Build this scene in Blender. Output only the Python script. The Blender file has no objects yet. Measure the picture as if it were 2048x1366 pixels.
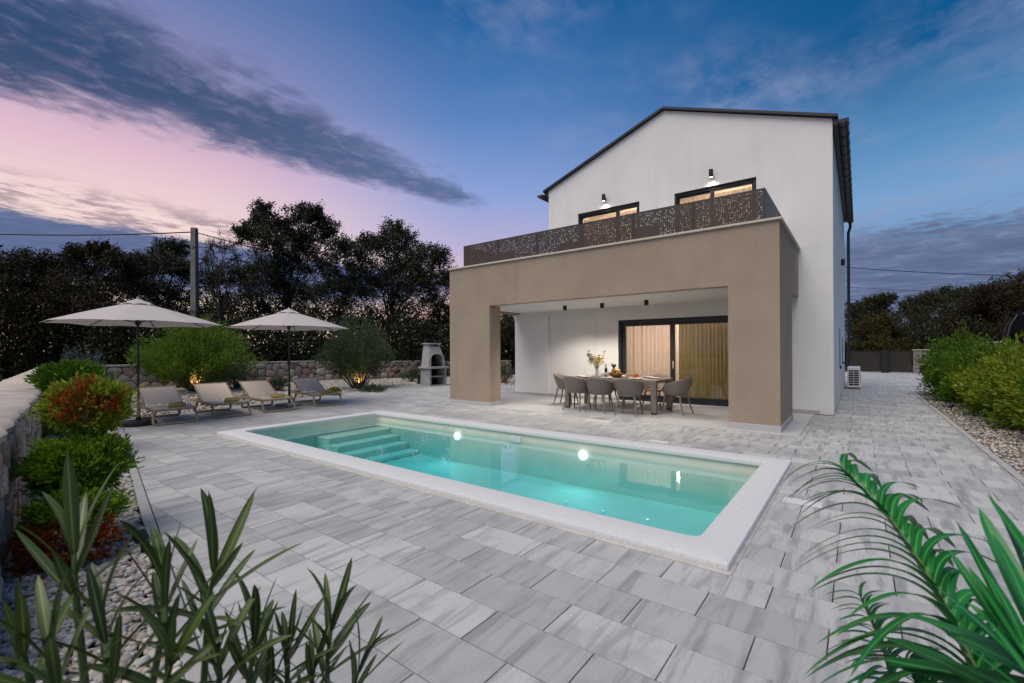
import bpy, math, random
import numpy as np
from math import sin, cos, pi, radians, sqrt
from mathutils import Vector, Matrix

S = bpy.context.scene
COL = S.collection
rng = np.random.default_rng(7)
random.seed(7)

# ------------------------------------------------------------------ camera
F_PX, YAW, ROLL, Y0, H = 910.8, radians(37.32), .00527, 700.4, 1.5
hv = np.array([cos(YAW), sin(YAW), 0]); fw = np.array([-sin(YAW), cos(YAW), 0]); zv = np.array([0, 0, 1.])
rv = cos(ROLL)*hv - sin(ROLL)*zv; uv = sin(ROLL)*hv + cos(ROLL)*zv
cam = bpy.data.cameras.new('camera'); camo = bpy.data.objects.new('camera', cam); COL.objects.link(camo)
cam.sensor_width = 36; cam.lens = F_PX/2048*36; cam.shift_y = (Y0-683)/2048; cam.clip_start = .05; cam.clip_end = 2000
cam.dof.use_dof = True; cam.dof.focus_distance = 8.; cam.dof.aperture_fstop = 4.
camo.matrix_world = Matrix(((rv[0], uv[0], -fw[0], 0), (rv[1], uv[1], -fw[1], 0), (rv[2], uv[2], -fw[2], H), (0, 0, 0, 1)))
S.camera = camo
def ray(px, py): return fw + rv*(px-1024)/F_PX - uv*(py-Y0)/F_PX
def gp(px, py, z=0.):
    d = ray(px, py); t = (z-H)/d[2]; return np.array([0, 0, H])+t*d
def at(px, py, D): return np.array([0, 0, H]) + D*ray(px, py)
def depth_of(P): return float((np.array(P)-np.array([0, 0, H]))@fw)

# ------------------------------------------------------------------ render / exposure
EXPO = .5
S.render.engine = 'CYCLES'
S.cycles.use_denoising = True
S.cycles.max_bounces = 8; S.cycles.transparent_max_bounces = 16; S.cycles.diffuse_bounces = 3
S.cycles.glossy_bounces = 3; S.cycles.transmission_bounces = 4; S.cycles.volume_bounces = 0
S.cycles.caustics_reflective = False; S.cycles.caustics_refractive = False
S.cycles.sample_clamp_indirect = 4
S.view_settings.view_transform = 'Standard'; S.view_settings.look = 'None'
S.view_settings.exposure = EXPO; S.view_settings.gamma = 1

# ------------------------------------------------------------------ world: dusk sky
def lin(c):
    c = c/255.
    return c/12.92 if c <= .04045 else ((c+.055)/1.055)**2.4
def rgb(r, g, b): return (lin(r), lin(g), lin(b), 1)
W = bpy.data.worlds.new('World'); S.world = W; W.use_nodes = True
nt = W.node_tree; nt.nodes.clear()
class NX:
    def __init__(s, nt): s.nt = nt
    def put(s, sock, v):
        if v is None: return
        if isinstance(v, bpy.types.NodeSocket): s.nt.links.new(v, sock)
        else: sock.default_value = v
    def m(s, op, a, b=None, c=None):
        n = s.nt.nodes.new('ShaderNodeMath'); n.operation = op
        for i, v in enumerate((a, b, c)): s.put(n.inputs[i], v)
        return n.outputs[0]
    def dot(s, a, v):
        n = s.nt.nodes.new('ShaderNodeVectorMath'); n.operation = 'DOT_PRODUCT'; s.put(n.inputs[0], a); n.inputs[1].default_value = v
        return n.outputs['Value']
    def ss(s, x, a, b, c=0., d=1., lin=False):
        n = s.nt.nodes.new('ShaderNodeMapRange'); n.interpolation_type = 'LINEAR' if lin else 'SMOOTHSTEP'
        for k, v in zip(('Value', 'From Min', 'From Max', 'To Min', 'To Max'), (x, a, b, c, d)): s.put(n.inputs[k], v)
        return n.outputs[0]
    def mix(s, f, a, b, mode='MIX'):
        n = s.nt.nodes.new('ShaderNodeMix'); n.data_type = 'RGBA'; n.blend_type = mode
        s.put(n.inputs[0], f); s.put(n.inputs[6], a); s.put(n.inputs[7], b)
        return n.outputs[2]
    def ramp(s, f, stops):
        n = s.nt.nodes.new('ShaderNodeValToRGB'); e = n.color_ramp.elements
        while len(e) < len(stops): e.new(.5)
        for i, (p, c) in enumerate(stops): e[i].position = p; e[i].color = c
        s.put(n.inputs[0], f); return n.outputs[0]
    def vec(s, x, y, z=0.):
        n = s.nt.nodes.new('ShaderNodeCombineXYZ')
        for i, v in enumerate((x, y, z)): s.put(n.inputs[i], v)
        return n.outputs[0]
    def noise(s, v, scale=1., detail=4., rough=.55, dist=0., out='Fac'):
        n = s.nt.nodes.new('ShaderNodeTexNoise'); s.put(n.inputs['Vector'], v)
        n.inputs['Scale'].default_value = scale; n.inputs['Detail'].default_value = detail
        n.inputs['Roughness'].default_value = rough; n.inputs['Distortion'].default_value = dist
        return n.outputs[out]
    def node(s, t, **k):
        n = s.nt.nodes.new(t)
        for a, v in k.items():
            if hasattr(n, a): setattr(n, a, v)
        return n
X = NX(nt)
tc = X.node('ShaderNodeTexCoord').outputs['Generated']
dh, df, dz = X.dot(tc, tuple(hv)), X.dot(tc, tuple(fw)), X.dot(tc, (0, 0, 1))
hl = X.m('MAXIMUM', X.m('SQRT', X.m('ADD', X.m('MULTIPLY', dh, dh), X.m('MULTIPLY', df, df))), .001)
t = X.m('DIVIDE', X.m('ADD', X.m('MULTIPLY', dh, sin(radians(-72))), X.m('MULTIPLY', df, cos(radians(-72)))), hl)
el = X.m('DIVIDE', X.m('MULTIPLY', X.m('ARCSINE', X.m('MAXIMUM', dz, 0.)), 57.3), 60.)
def R_(st): return X.ramp(el, [(e/60., rgb(*c)) for e, c in st])
west = R_([(0, (252, 222, 184)), (8, (249, 226, 208)), (13, (245, 218, 214)), (19, (224, 188, 206)), (26, (150, 146, 188)), (34, (98, 122, 174)), (60, (40, 90, 150))])
midc = R_([(0, (248, 206, 186)), (8, (226, 190, 204)), (13, (182, 176, 214)), (19, (140, 162, 216)), (27, (88, 132, 192)), (37, (16, 92, 156)), (60, (14, 78, 138))])
east = R_([(0, (92, 112, 146)), (8, (120, 150, 190)), (14, (120, 164, 208)), (20, (84, 138, 186)), (27, (10, 88, 144)), (37, (14, 84, 138)), (60, (14, 70, 124))])
base = X.mix(X.ss(t, .36, .86), midc, west)
base = X.mix(X.ss(t, .36, -.42), base, east)
# cloud plane
iz = X.m('DIVIDE', 1., X.m('MAXIMUM', dz, .03))
u = X.m('MULTIPLY', dh, iz); v = X.m('MULTIPLY', df, iz)
ca = X.m('ADD', X.m('MULTIPLY', u, .617), X.m('MULTIPLY', v, .787))
cn = X.m('ADD', X.m('MULTIPLY', u, -.787), X.m('MULTIPLY', v, .617))
pv = X.vec(X.m('MULTIPLY', ca, .8), cn)
n1 = X.noise(pv, 3.2, 8, .62, .35); n2 = X.noise(pv, 9., 6, .62, .3); n3 = X.noise(X.vec(u, v), 1.3, 3, .5)
wob = X.m('ADD', X.m('MULTIPLY', X.m('SUBTRACT', n1, .5), 1.05), X.m('MULTIPLY', X.m('SUBTRACT', n2, .5), .8))
# main band
axis = X.ss(ca, 0., 2.2, 2.14, 2.13, lin=True)
hw = X.ss(ca, -.2, 2.25, .56, .13, lin=True)
dd = X.m('DIVIDE', X.m('ABSOLUTE', X.m('SUBTRACT', cn, axis)), hw)
dd = X.m('SUBTRACT', dd, X.m('MULTIPLY', wob, 1.7))
band = X.m('MULTIPLY', X.ss(dd, 1.25, .35), X.ss(X.m('ADD', ca, X.m('MULTIPLY', wob, .5)), 2.42, 2.08))
bandcol = X.mix(X.ss(ca, .1, 2.2), rgb(34, 70, 110), rgb(88, 108, 148))
bandcol = X.mix(X.m('MULTIPLY', X.ss(n2, .45, .75), .5), bandcol, rgb(136, 128, 168))
sky = X.mix(X.m('MULTIPLY', band, .93), base, bandcol)
# mottled cream layer and the low blue band in the west
mot = X.m('MULTIPLY', X.ss(cn, 3.45, 4.1), X.ss(ca, 3.2, 1.2))
mot = X.m('MULTIPLY', mot, X.ss(X.m('ADD', X.m('MULTIPLY', n1, .6), X.m('MULTIPLY', n2, .4)), .44, .58))
sky = X.mix(X.m('MULTIPLY', mot, .72), sky, rgb(150, 130, 146))
low = X.m('MULTIPLY', X.ss(X.m('ADD', cn, X.m('MULTIPLY', wob, .55)), 4.5, 4.95), X.ss(X.m('ADD', cn, X.m('MULTIPLY', wob, 2.)), 11.5, 7.6))
low = X.m('MULTIPLY', low, X.ss(ca, 7.5, 4.2))
sky = X.mix(X.m('MULTIPLY', low, .92), sky, X.mix(X.ss(n1, .3, .7), rgb(50, 84, 136), rgb(92, 112, 156)))
# grey bank to the east and thin wisps overhead
bank = X.m('MULTIPLY', X.ss(X.m('ADD', ca, X.m('MULTIPLY', wob, 2.2)), 4.5, 5.6), X.ss(cn, 2.6, 1.2))
sky = X.mix(X.m('MULTIPLY', bank, X.ss(n1, .2, .7, .62, .95)), sky, X.mix(n1, rgb(52, 68, 102), rgb(108, 118, 150)))
wisp = X.m('MULTIPLY', X.ss(n3, .36, .66), X.ss(X.m('ADD', X.m('MULTIPLY', n1, .55), X.m('MULTIPLY', n2, .45)), .36, .68))
wisp = X.m('MULTIPLY', wisp, X.ss(cn, 1.5, .7))
sky = X.mix(X.m('MULTIPLY', wisp, .62), sky, rgb(146, 158, 192))
sky = X.mix(X.ss(dz, .0, -.06), sky, rgb(40, 40, 42))
bg = X.node('ShaderNodeBackground'); X.put(bg.inputs[0], sky); bg.inputs[1].default_value = 2**-EXPO
nt.links.new(bg.outputs[0], X.node('ShaderNodeOutputWorld').inputs[0])

# ------------------------------------------------------------------ sun (soft dusk light from behind the camera)
sl = bpy.data.lights.new('sun', 'SUN'); so = bpy.data.objects.new('sun', sl); COL.objects.link(so)
sl.energy = 2.15; sl.angle = radians(52); sl.color = (1, .91, .785)
SUN_TO = Vector((-.04, -.50, .95)).normalized()
so.rotation_euler = SUN_TO.to_track_quat('Z', 'Y').to_euler(); so.location = (0, 0, 30)

# ------------------------------------------------------------------ mesh helpers
def new_obj(name, me, parent=None, loc=None, rz=None, kind=None):
    o = bpy.data.objects.new(name, me); COL.objects.link(o)
    if parent is not None: o.parent = parent
    if loc is not None: o.location = loc
    if rz is not None: o.rotation_euler = (0, 0, rz)
    if kind: o['kind'] = kind
    return o
def npmesh(name, V, Fq, mat, rnd=None, smooth=False):
    me = bpy.data.meshes.new(name); V = np.asarray(V, np.float32); Fq = np.asarray(Fq, np.int32); k = Fq.shape[1]
    me.vertices.add(len(V)); me.vertices.foreach_set('co', V.ravel())
    me.loops.add(Fq.size); me.loops.foreach_set('vertex_index', Fq.ravel())
    me.polygons.add(len(Fq)); me.polygons.foreach_set('loop_start', np.arange(0, Fq.size, k, dtype=np.int32))
    if smooth: me.polygons.foreach_set('use_smooth', np.ones(len(Fq), bool))
    me.update(calc_edges=True); me.validate()
    if rnd is not None:
        me.attributes.new('rnd', 'FLOAT', 'FACE').data.foreach_set('value', np.asarray(rnd, np.float32))
    if mat: me.materials.append(mat)
    return me
class MB:
    def __init__(s): s.v = []; s.f = []; s.r = []
    def add(s, vs, fs, rnd=0.):
        b = len(s.v); s.v += [tuple(map(float, p)) for p in vs]; s.f += [tuple(i+b for i in f) for f in fs]; s.r += [rnd]*len(fs); return s
    def box(s, c, d, bev=0., rz=0., rnd=0.):
        hx, hy, hz = d[0]/2, d[1]/2, d[2]/2
        C_, S_ = cos(rz), sin(rz)
        def T(x, y, z): return (c[0]+C_*x-S_*y, c[1]+S_*x+C_*y, c[2]+z)
        if bev <= 0:
            vs = [T(x, y, z) for z in (-hz, hz) for x, y in ((-hx, -hy), (hx, -hy), (hx, hy), (-hx, hy))]
            return s.add(vs, [(3, 2, 1, 0), (4, 5, 6, 7), (0, 1, 5, 4), (1, 2, 6, 5), (2, 3, 7, 6), (3, 0, 4, 7)], rnd)
        b = min(bev, hx*.9, hy*.9, hz*.9)
        vs = []; idx = {}
        for sx in (-1, 1):
            for sy in (-1, 1):
                for sz in (-1, 1):
                    for ax in range(3):
                        p = [sx*hx, sy*hy, sz*hz]
                        for k in range(3):
                            if k != ax: p[k] -= (sx, sy, sz)[k]*b
                        idx[sx, sy, sz, ax] = len(vs); vs.append(T(*p))
        fs = []
        for ax in range(3):
            for sg in (-1, 1):
                o = [k for k in range(3) if k != ax]; q = []
                for a1, a2 in ((-1, -1), (1, -1), (1, 1), (-1, 1)):
                    k = [0, 0, 0]; k[ax] = sg; k[o[0]] = a1; k[o[1]] = a2; q.append(idx[k[0], k[1], k[2], ax])
                fs.append(tuple(q if (sg == 1) == (ax != 1) else q[::-1]))
        for ax in range(3):
            o = [k for k in range(3) if k != ax]
            for a1 in (-1, 1):
                for a2 in (-1, 1):
                    k0 = [0, 0, 0]; k0[o[0]] = a1; k0[o[1]] = a2; k1 = list(k0); k0[ax] = -1; k1[ax] = 1
                    q = [idx[(*k0, o[0])], idx[(*k1, o[0])], idx[(*k1, o[1])], idx[(*k0, o[1])]]
                    fs.append(tuple(q))
        for sx in (-1, 1):
            for sy in (-1, 1):
                for sz in (-1, 1): fs.append(tuple(idx[sx, sy, sz, a] for a in range(3)))
        return s.add(vs, fs, rnd)
    def b2(s, lo, hi, bev=0., rnd=0.):
        return s.box([(a+b)/2 for a, b in zip(lo, hi)], [b-a for a, b in zip(lo, hi)], bev, 0, rnd)
    def tube(s, pts, r, n=8, cap=True, rnd=0.):
        pts = [Vector(p) for p in pts]; N = len(pts)
        rs = list(r) if hasattr(r, '__len__') else [r]*N
        vs = []; up = None
        for i, p in enumerate(pts):
            d = (pts[min(i+1, N-1)]-pts[max(i-1, 0)])
            d = d.normalized() if d.length > 1e-9 else Vector((0, 0, 1))
            if up is None:
                a = Vector((1, 0, 0)) if abs(d.x) < .8 else Vector((0, 1, 0))
                up = (a-d*a.dot(d)).normalized()
            else:
                up = up-d*up.dot(d); up = up.normalized() if up.length > 1e-6 else d.orthogonal().normalized()
            w = d.cross(up)
            for k in range(n):
                a = 2*pi*k/n; vs.append(p+(up*cos(a)+w*sin(a))*rs[i])
        fs = [(i*n+k, i*n+(k+1) % n, (i+1)*n+(k+1) % n, (i+1)*n+k) for i in range(N-1) for k in range(n)]
        if cap: fs += [tuple(range(n))[::-1], tuple((N-1)*n+k for k in range(n))]
        return s.add(vs, fs, rnd)
    def lathe(s, prof, n=20, c=(0, 0, 0), rnd=0.):
        vs = [(c[0]+r*cos(2*pi*k/n), c[1]+r*sin(2*pi*k/n), c[2]+z) for r, z in prof for k in range(n)]
        N = len(prof)
        fs = [(i*n+k, i*n+(k+1) % n, (i+1)*n+(k+1) % n, (i+1)*n+k) for i in range(N-1) for k in range(n)]
        if prof[0][0] > 1e-4: fs.append(tuple(range(n))[::-1])
        if prof[-1][0] > 1e-4: fs.append(tuple((N-1)*n+k for k in range(n)))
        return s.add(vs, fs, rnd)
    def extr(s, poly, vec, rnd=0.):
        n = len(poly); vec = np.array(vec); A = [np.array(p, float) for p in poly]
        return s.add(A+[p+vec for p in A], [tuple(range(n))[::-1], tuple(range(n, 2*n))]+[(k, (k+1) % n, n+(k+1) % n, n+k) for k in range(n)], rnd)
    def slab(s, poly, z0, z1, ch=.004, rnd=0.):
        """convex polygon in plan with a chamfered top edge"""
        n = len(poly); P = np.array(poly, float); c = P.mean(0)
        d = P-c; L = np.linalg.norm(d, axis=1)[:, None]; I = P-d/np.maximum(L, 1e-6)*np.minimum(ch*1.4, L*.4)
        vs = [(*p, z0) for p in P]+[(*p, z1-ch) for p in P]+[(*p, z1) for p in I]
        fs = [(k, (k+1) % n, n+(k+1) % n, n+k) for k in range(n)]+[(n+k, n+(k+1) % n, 2*n+(k+1) % n, 2*n+k) for k in range(n)]+[tuple(range(2*n, 3*n))]
        return s.add(vs, fs, rnd)
    def grid(s, Pf, nu, nv, rnd=0., closed=False):
        vs = [Pf(i/nu, j/nv) for j in range(nv+1) for i in range(nu+1)]
        fs = [(j*(nu+1)+i, j*(nu+1)+i+1, (j+1)*(nu+1)+i+1, (j+1)*(nu+1)+i) for j in range(nv) for i in range(nu)]
        return s.add(vs, fs, rnd)
    def mesh(s, name, mat, smooth=False, sharp=.7):
        me = bpy.data.meshes.new(name); me.from_pydata(s.v, [], s.f)
        if smooth:
            me.polygons.foreach_set('use_smooth', [True]*len(me.polygons))
            me.set_sharp_from_angle(angle=sharp)
        if any(s.r): me.attributes.new('rnd', 'FLOAT', 'FACE').data.foreach_set('value', s.r)
        if mat: me.materials.append(mat)
        return me
    def build(s, name, mat, parent=None, loc=None, rz=None, smooth=False, kind=None, sharp=.7):
        return new_obj(name, s.mesh(name, mat, smooth, sharp), parent, loc, rz, kind)
def tag(o, label, cat, group=None):
    o['label'] = label; o['category'] = cat
    if group: o['group'] = group
    return o
def thing(name, label, cat, loc=(0, 0, 0), rz=0., group=None):
    o = bpy.data.objects.new(name, None); COL.objects.link(o); o.location = loc; o.rotation_euler = (0, 0, rz); o.empty_display_size = .2
    return tag(o, label, cat, group)
def copy_tree(o, parent=None):
    c = o.copy(); COL.objects.link(c); c.parent = parent
    for ch in list(o.children): copy_tree(ch, c)
    return c

# ------------------------------------------------------------------ materials
def mat(name, col, rough=.6, spec=.4, metal=0., bump=None, var=None, coat=0.):
    """bump=(scale,strength,detail)  var=(colour2, scale, low, high)"""
    m = bpy.data.materials.new(name); m.use_nodes = True; T = NX(m.node_tree); b = m.node_tree.nodes['Principled BSDF']
    b.inputs['Roughness'].default_value = rough; b.inputs['Specular IOR Level'].default_value = spec; b.inputs['Metallic'].default_value = metal
    b.inputs['Coat Weight'].default_value = coat
    pos = T.node('ShaderNodeNewGeometry').outputs['Position']
    c = (*col[:3], 1)
    if var:
        c = T.mix(T.ss(T.noise(pos, var[1], 5, .6), var[2], var[3]), c, (*var[0][:3], 1))
    T.put(b.inputs['Base Color'], c)
    if bump:
        n = T.node('ShaderNodeBump'); n.inputs['Strength'].default_value = bump[1]; n.inputs['Distance'].default_value = .01
        T.put(n.inputs['Height'], T.noise(pos, bump[0], bump[2] if len(bump) > 2 else 3, .6)); m.node_tree.links.new(n.outputs[0], b.inputs['Normal'])
    m['x'] = 1
    return m
def nodes_of(m): return NX(m.node_tree), m.node_tree.nodes['Principled BSDF']
def rnd_socket(T):
    a = T.node('ShaderNodeAttribute'); a.attribute_name = 'rnd'
    o = T.node('ShaderNodeObjectInfo').outputs['Random']
    return T.m('FRACT', T.m('ADD', a.outputs['Fac'], o))
def multi(name, cols, rough=.6, spec=.3, noise=None, bump=None, trans=0.):
    """colour picked per piece (object random + 'rnd' face attribute) from a ramp"""
    m = bpy.data.materials.new(name); m.use_nodes = True; T, b = nodes_of(m)
    r = rnd_socket(T); n = len(cols)
    c = T.ramp(r, [(i/max(1, n-1), (*k[:3], 1)) for i, k in enumerate(cols)])
    pos = T.node('ShaderNodeNewGeometry').outputs['Position']
    if noise: c = T.mix(T.ss(T.noise(pos, noise[0], 5, .6), .3, .75, 0., noise[1]), c, (*noise[2][:3], 1))
    T.put(b.inputs['Base Color'], c); b.inputs['Roughness'].default_value = rough; b.inputs['Specular IOR Level'].default_value = spec
    if bump:
        k = T.node('ShaderNodeBump'); k.inputs['Strength'].default_value = bump[1]; k.inputs['Distance'].default_value = .01
        T.put(k.inputs['Height'], T.noise(pos, bump[0], 4, .6)); m.node_tree.links.new(k.outputs[0], b.inputs['Normal'])
    if trans:
        tl = T.node('ShaderNodeBsdfTranslucent'); T.put(tl.inputs[0], c); mx = T.node('ShaderNodeMixShader'); mx.inputs[0].default_value = trans
        L = m.node_tree.links; L.new(b.outputs[0], mx.inputs[1]); L.new(tl.outputs[0], mx.inputs[2])
        L.new(mx.outputs[0], m.node_tree.nodes['Material Output'].inputs[0])
    return m
def emis(name, col, st):
    m = bpy.data.materials.new(name); m.use_nodes = True; b = m.node_tree.nodes['Principled BSDF']
    b.inputs['Emission Color'].default_value = (*col, 1); b.inputs['Emission Strength'].default_value = st; b.inputs['Base Color'].default_value = (.8, .8, .8, 1); return m
def thin_glass(name, tint, ior=1.5, bump=None, rough=0.):
    m = bpy.data.materials.new(name); m.use_nodes = True; T = NX(m.node_tree); N = m.node_tree.nodes; L = m.node_tree.links
    N.remove(N['Principled BSDF'])
    tr = T.node('ShaderNodeBsdfTransparent'); tr.inputs[0].default_value = (*tint, 1)
    gl = T.node('ShaderNodeBsdfGlossy'); gl.inputs['Roughness'].default_value = rough; gl.inputs[0].default_value = (1, 1, 1, 1)
    fr = T.node('ShaderNodeFresnel'); fr.inputs[0].default_value = ior; mx = T.node('ShaderNodeMixShader')
    if bump:
        n = T.node('ShaderNodeBump'); n.inputs['Strength'].default_value = bump[1]; n.inputs['Distance'].default_value = .02
        T.put(n.inputs['Height'], T.noise(T.node('ShaderNodeNewGeometry').outputs['Position'], bump[0], 2, .5, .4))
        L.new(n.outputs[0], gl.inputs['Normal']); L.new(n.outputs[0], fr.inputs['Normal'])
    bf = T.node('ShaderNodeNewGeometry').outputs['Backfacing']; T.put(mx.inputs[0], T.m('MULTIPLY', fr.outputs[0], T.m('SUBTRACT', 1., bf))); L.new(tr.outputs[0], mx.inputs[1]); L.new(gl.outputs[0], mx.inputs[2]); L.new(mx.outputs[0], N['Material Output'].inputs[0])
    return m
def cloth(name, col, trans=.4, bump=None):
    m = mat(name, col, .85, .15, bump=bump); T, b = nodes_of(m); L = m.node_tree.links
    tl = T.node('ShaderNodeBsdfTranslucent'); tl.inputs[0].default_value = (*col, 1); mx = T.node('ShaderNodeMixShader'); mx.inputs[0].default_value = trans
    L.new(b.outputs[0], mx.inputs[1]); L.new(tl.outputs[0], mx.inputs[2]); L.new(mx.outputs[0], m.node_tree.nodes['Material Output'].inputs[0]); return m

M = {}
M['plaster'] = mat('white plaster', (.82, .822, .812), .9, .2, bump=(200, .5), var=((.755, .76, .755), .9, .35, .75))
T, b = nodes_of(M['plaster']); sp_ = T.node('ShaderNodeSeparateXYZ'); T.put(sp_.inputs[0], T.node('ShaderNodeNewGeometry').outputs['Position'])
lk = b.inputs['Base Color'].links[0].from_socket
sn = T.noise(T.vec(T.m('MULTIPLY', sp_.outputs[0], 3.2), T.m('MULTIPLY', sp_.outputs[1], 3.2), T.m('MULTIPLY', sp_.outputs[2], .28)), 1., 6, .65)
T.put(b.inputs['Base Color'], T.mix(T.ss(sn, .50, .74, 0., 0.22), lk, (.58, .57, .55, 1)))
M['taupe'] = mat('taupe plaster', (.40, .318, .243), .92, .15, bump=(190, .6), var=((.355, .282, .217), 1.1, .35, .7))
T, b = nodes_of(M['taupe']); sp_ = T.node('ShaderNodeSeparateXYZ'); T.put(sp_.inputs[0], T.node('ShaderNodeNewGeometry').outputs['Position'])
lk = b.inputs['Base Color'].links[0].from_socket
sn = T.noise(T.vec(T.m('MULTIPLY', sp_.outputs[0], 3.2), T.m('MULTIPLY', sp_.outputs[1], 3.2), T.m('MULTIPLY', sp_.outputs[2], .28)), 1., 6, .65)
T.put(b.inputs['Base Color'], T.mix(T.ss(sn, .50, .74, 0., 0.35), lk, (.25, .20, .155, 1)))
M['plinth'] = mat('grey plinth tile', (.46, .46, .46), .7, bump=(60, .1))
M['terrace'] = mat('terrace tile', (.46, .46, .455), .55, .4, var=((.43, .43, .44), 1.6, .35, .7), bump=(90, .08))
M['frame'] = mat('anthracite frame', (.018, .022, .028), .4, .5)
M['roofmetal'] = mat('dark roof metal', (.022, .028, .034), .42, .5)
M['gutter'] = mat('brown gutter', (.05, .045, .042), .35, .5, metal=.4)
M['rail'] = mat('bronze railing', (.075, .062, .054), .5, .4, metal=.3)
M['capstone'] = mat('cap stone', (.60, .52, .44), .7, bump=(40, .1))
M['net'] = mat('black netting', (.008, .008, .009), .95, .05)
M['black'] = mat('black plastic', (.012, .012, .013), .45, .4)
M['umbpole'] = mat('umbrella pole', (.014, .018, .022), .4, .5)
M['room'] = mat('room plaster', (.6, .52, .45), .9)
M['curtain'] = cloth('sheer curtain', (.74, .60, .54), .55)
M['curtain_gold'] = cloth('gold curtain', (.27, .22, .11), .45)
M['glass'] = thin_glass('window glass', (.88, .91, .89), 1.75)
M['clear'] = thin_glass('clear tableware glass', (.97, .98, .98), 1.25)
M['lens'] = emis('lamp lens', (1, .86, .66), 6)
M['coping'] = mat('coping stone', (.64, .64, .645), .8, .25, bump=(90, .5, 6), var=((.54, .54, .545), 55., .45, .72))
M['copingbed'] = mat('coping bedding', (.50, .48, .45), .9, bump=(50, .6), var=((.36, .35, .33), 6, .4, .7))
M['liner'] = mat('sand pool liner', (.84, .78, .65), .6, .3, var=((.78, .72, .58), 2.5, .35, .7))
M['poollamp'] = emis('pool lamp lens', (.95, 1, 1), 1.2)
M['resin'] = mat('beige resin', (.37, .275, .165), .55, .35, var=((.31, .23, .14), 9, .4, .7))
M['sling'] = cloth('beige sling', (.64, .53, .44), .08, bump=(500, .15))
M['towel'] = mat('mustard towel', (.50, .36, .13), .95, .1, bump=(240, .8))
M['canopy'] = cloth('cream canopy', (.55, .50, .485), .14, bump=(300, .05))
M['chair'] = mat('taupe resin chair', (.205, .175, .15), .5, .35, bump=(300, .05))
M['table'] = mat('taupe table', (.25, .205, .17), .5, .35, var=((.21, .17, .14), 5, .4, .7))
M['plate'] = mat('glazed plate', (.74, .72, .68), .2, .5)
M['plate_dark'] = mat('dark place mat', (.05, .043, .04), .6)
M['bottle'] = mat('green bottle glass', (.012, .022, .010), .12, .6)
M['foil'] = mat('silver foil', (.55, .55, .57), .35, .5, metal=.7)
M['paper'] = mat('label paper', (.72, .68, .60), .8)
M['juice'] = mat('orange juice', (.85, .24, .03), .25, .4)
M['wicker'] = mat('wicker bowl', (.24, .12, .055), .7, bump=(150, .8))
M['banana'] = mat('yellow fruit', (.78, .50, .08), .5)
M['apple'] = mat('red apple', (.45, .09, .05), .4)
M['orange'] = mat('orange fruit', (.80, .34, .05), .5, bump=(200, .2))
M['pine'] = mat('pineapple skin', (.36, .22, .06), .7, bump=(90, 1.))
M['stem'] = mat('green stem', (.10, .16, .05), .6)
M['petal'] = multi('flower petals', [(.75, .50, .06), (.80, .62, .20), (.45, .28, .05), (.85, .72, .40), (.62, .38, .06)], .7)
M['eucal'] = multi('grey leaves', [(.10, .13, .14), (.16, .19, .18), (.12, .15, .10)], .6)
M['acwhite'] = mat('white sheet metal', (.70, .70, .69), .45, .4)
M['concrete'] = mat('cast concrete', (.38, .38, .37), .9, .2, bump=(120, .6), var=((.30, .30, .29), 8, .4, .65))
M['poleconc'] = mat('concrete pole', (.20, .19, .18), .9, bump=(30, .2), var=((.15, .14, .135), 2, .4, .7))
M['gatebrown'] = mat('dark gate boards', (.026, .020, .018), .55)
M['greywall'] = mat('grey render', (.22, .20, .185), .9, bump=(60, .3))
M['soot'] = mat('soot', (.012, .011, .010), .95)
M['wire'] = mat('wire', (.015, .015, .016), .6)
M['soil'] = mat('dry soil', (.055, .045, .033), .95, .1, var=((.03, .032, .018), 1.2, .35, .65), bump=(9, .8))
M['sand'] = mat('joint sand', (.055, .055, .056), .95)
M['gravelbase'] = mat('gravel underlay', (.14, .135, .13), .95, bump=(60, 1.), var=((.24, .23, .22), 40, .4, .6))
M['kerb'] = mat('concrete edging', (.40, .39, .385), .85, bump=(60, .25), var=((.33, .33, .33), 4, .4, .7))
M['gravel'] = multi('gravel', [(.40, .37, .34), (.56, .52, .47), (.25, .24, .24), (.48, .40, .31), (.64, .60, .55), (.31, .31, .33), (.43, .32, .23), (.58, .54, .49)], .8)
M['stone'] = multi('wall stone', [(.40, .31, .24), (.52, .44, .37), (.28, .23, .20), (.52, .31, .19), (.44, .38, .34), (.58, .50, .43), (.36, .25, .18)], .9, .2, noise=(11, .75, (.17, .14, .12)), bump=(34, 1.6))
M['mortar'] = mat('wall mortar', (.12, .103, .088), .95, .1, bump=(45, .8))
M['walltop'] = mat('wall top concrete', (.50, .43, .38), .9, .2, bump=(25, .5, 6), var=((.36, .32, .29), 2.2, .35, .7))
M['bark'] = mat('bark', (.055, .045, .037), .95, .1, bump=(40, 1.))
M['barklight'] = mat('olive bark', (.14, .115, .085), .9, .1, bump=(60, 1.))
M['fieldoak'] = multi('field tree leaves', [(.035, .045, .018), (.048, .056, .024), (.060, .062, .028), (.038, .046, .022)], .6, .2, trans=.2)
M['oak'] = multi('oak leaves', [(.022, .027, .012), (.028, .034, .016), (.036, .040, .019), (.024, .029, .014)], .55, .3, trans=.15)
M['oakbrown'] = multi('dry oak leaves', [(.048, .035, .018), (.030, .028, .014), (.060, .044, .020), (.028, .026, .014)], .6, .2, trans=.15)
M['autumn'] = multi('autumn leaves', [(.06, .05, .010), (.045, .05, .012), (.075, .045, .010), (.03, .04, .010)], .6, .2, trans=.2)
M['willow'] = multi('lime green leaves', [(.11, .21, .015), (.18, .29, .025), (.05, .11, .01), (.21, .31, .04), (.08, .16, .015)], .5, .3, trans=.3)
M['olive'] = multi('grey green leaves', [(.055, .095, .035), (.08, .125, .05), (.04, .07, .028), (.10, .14, .07)], .5, .3, trans=.25)
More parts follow.
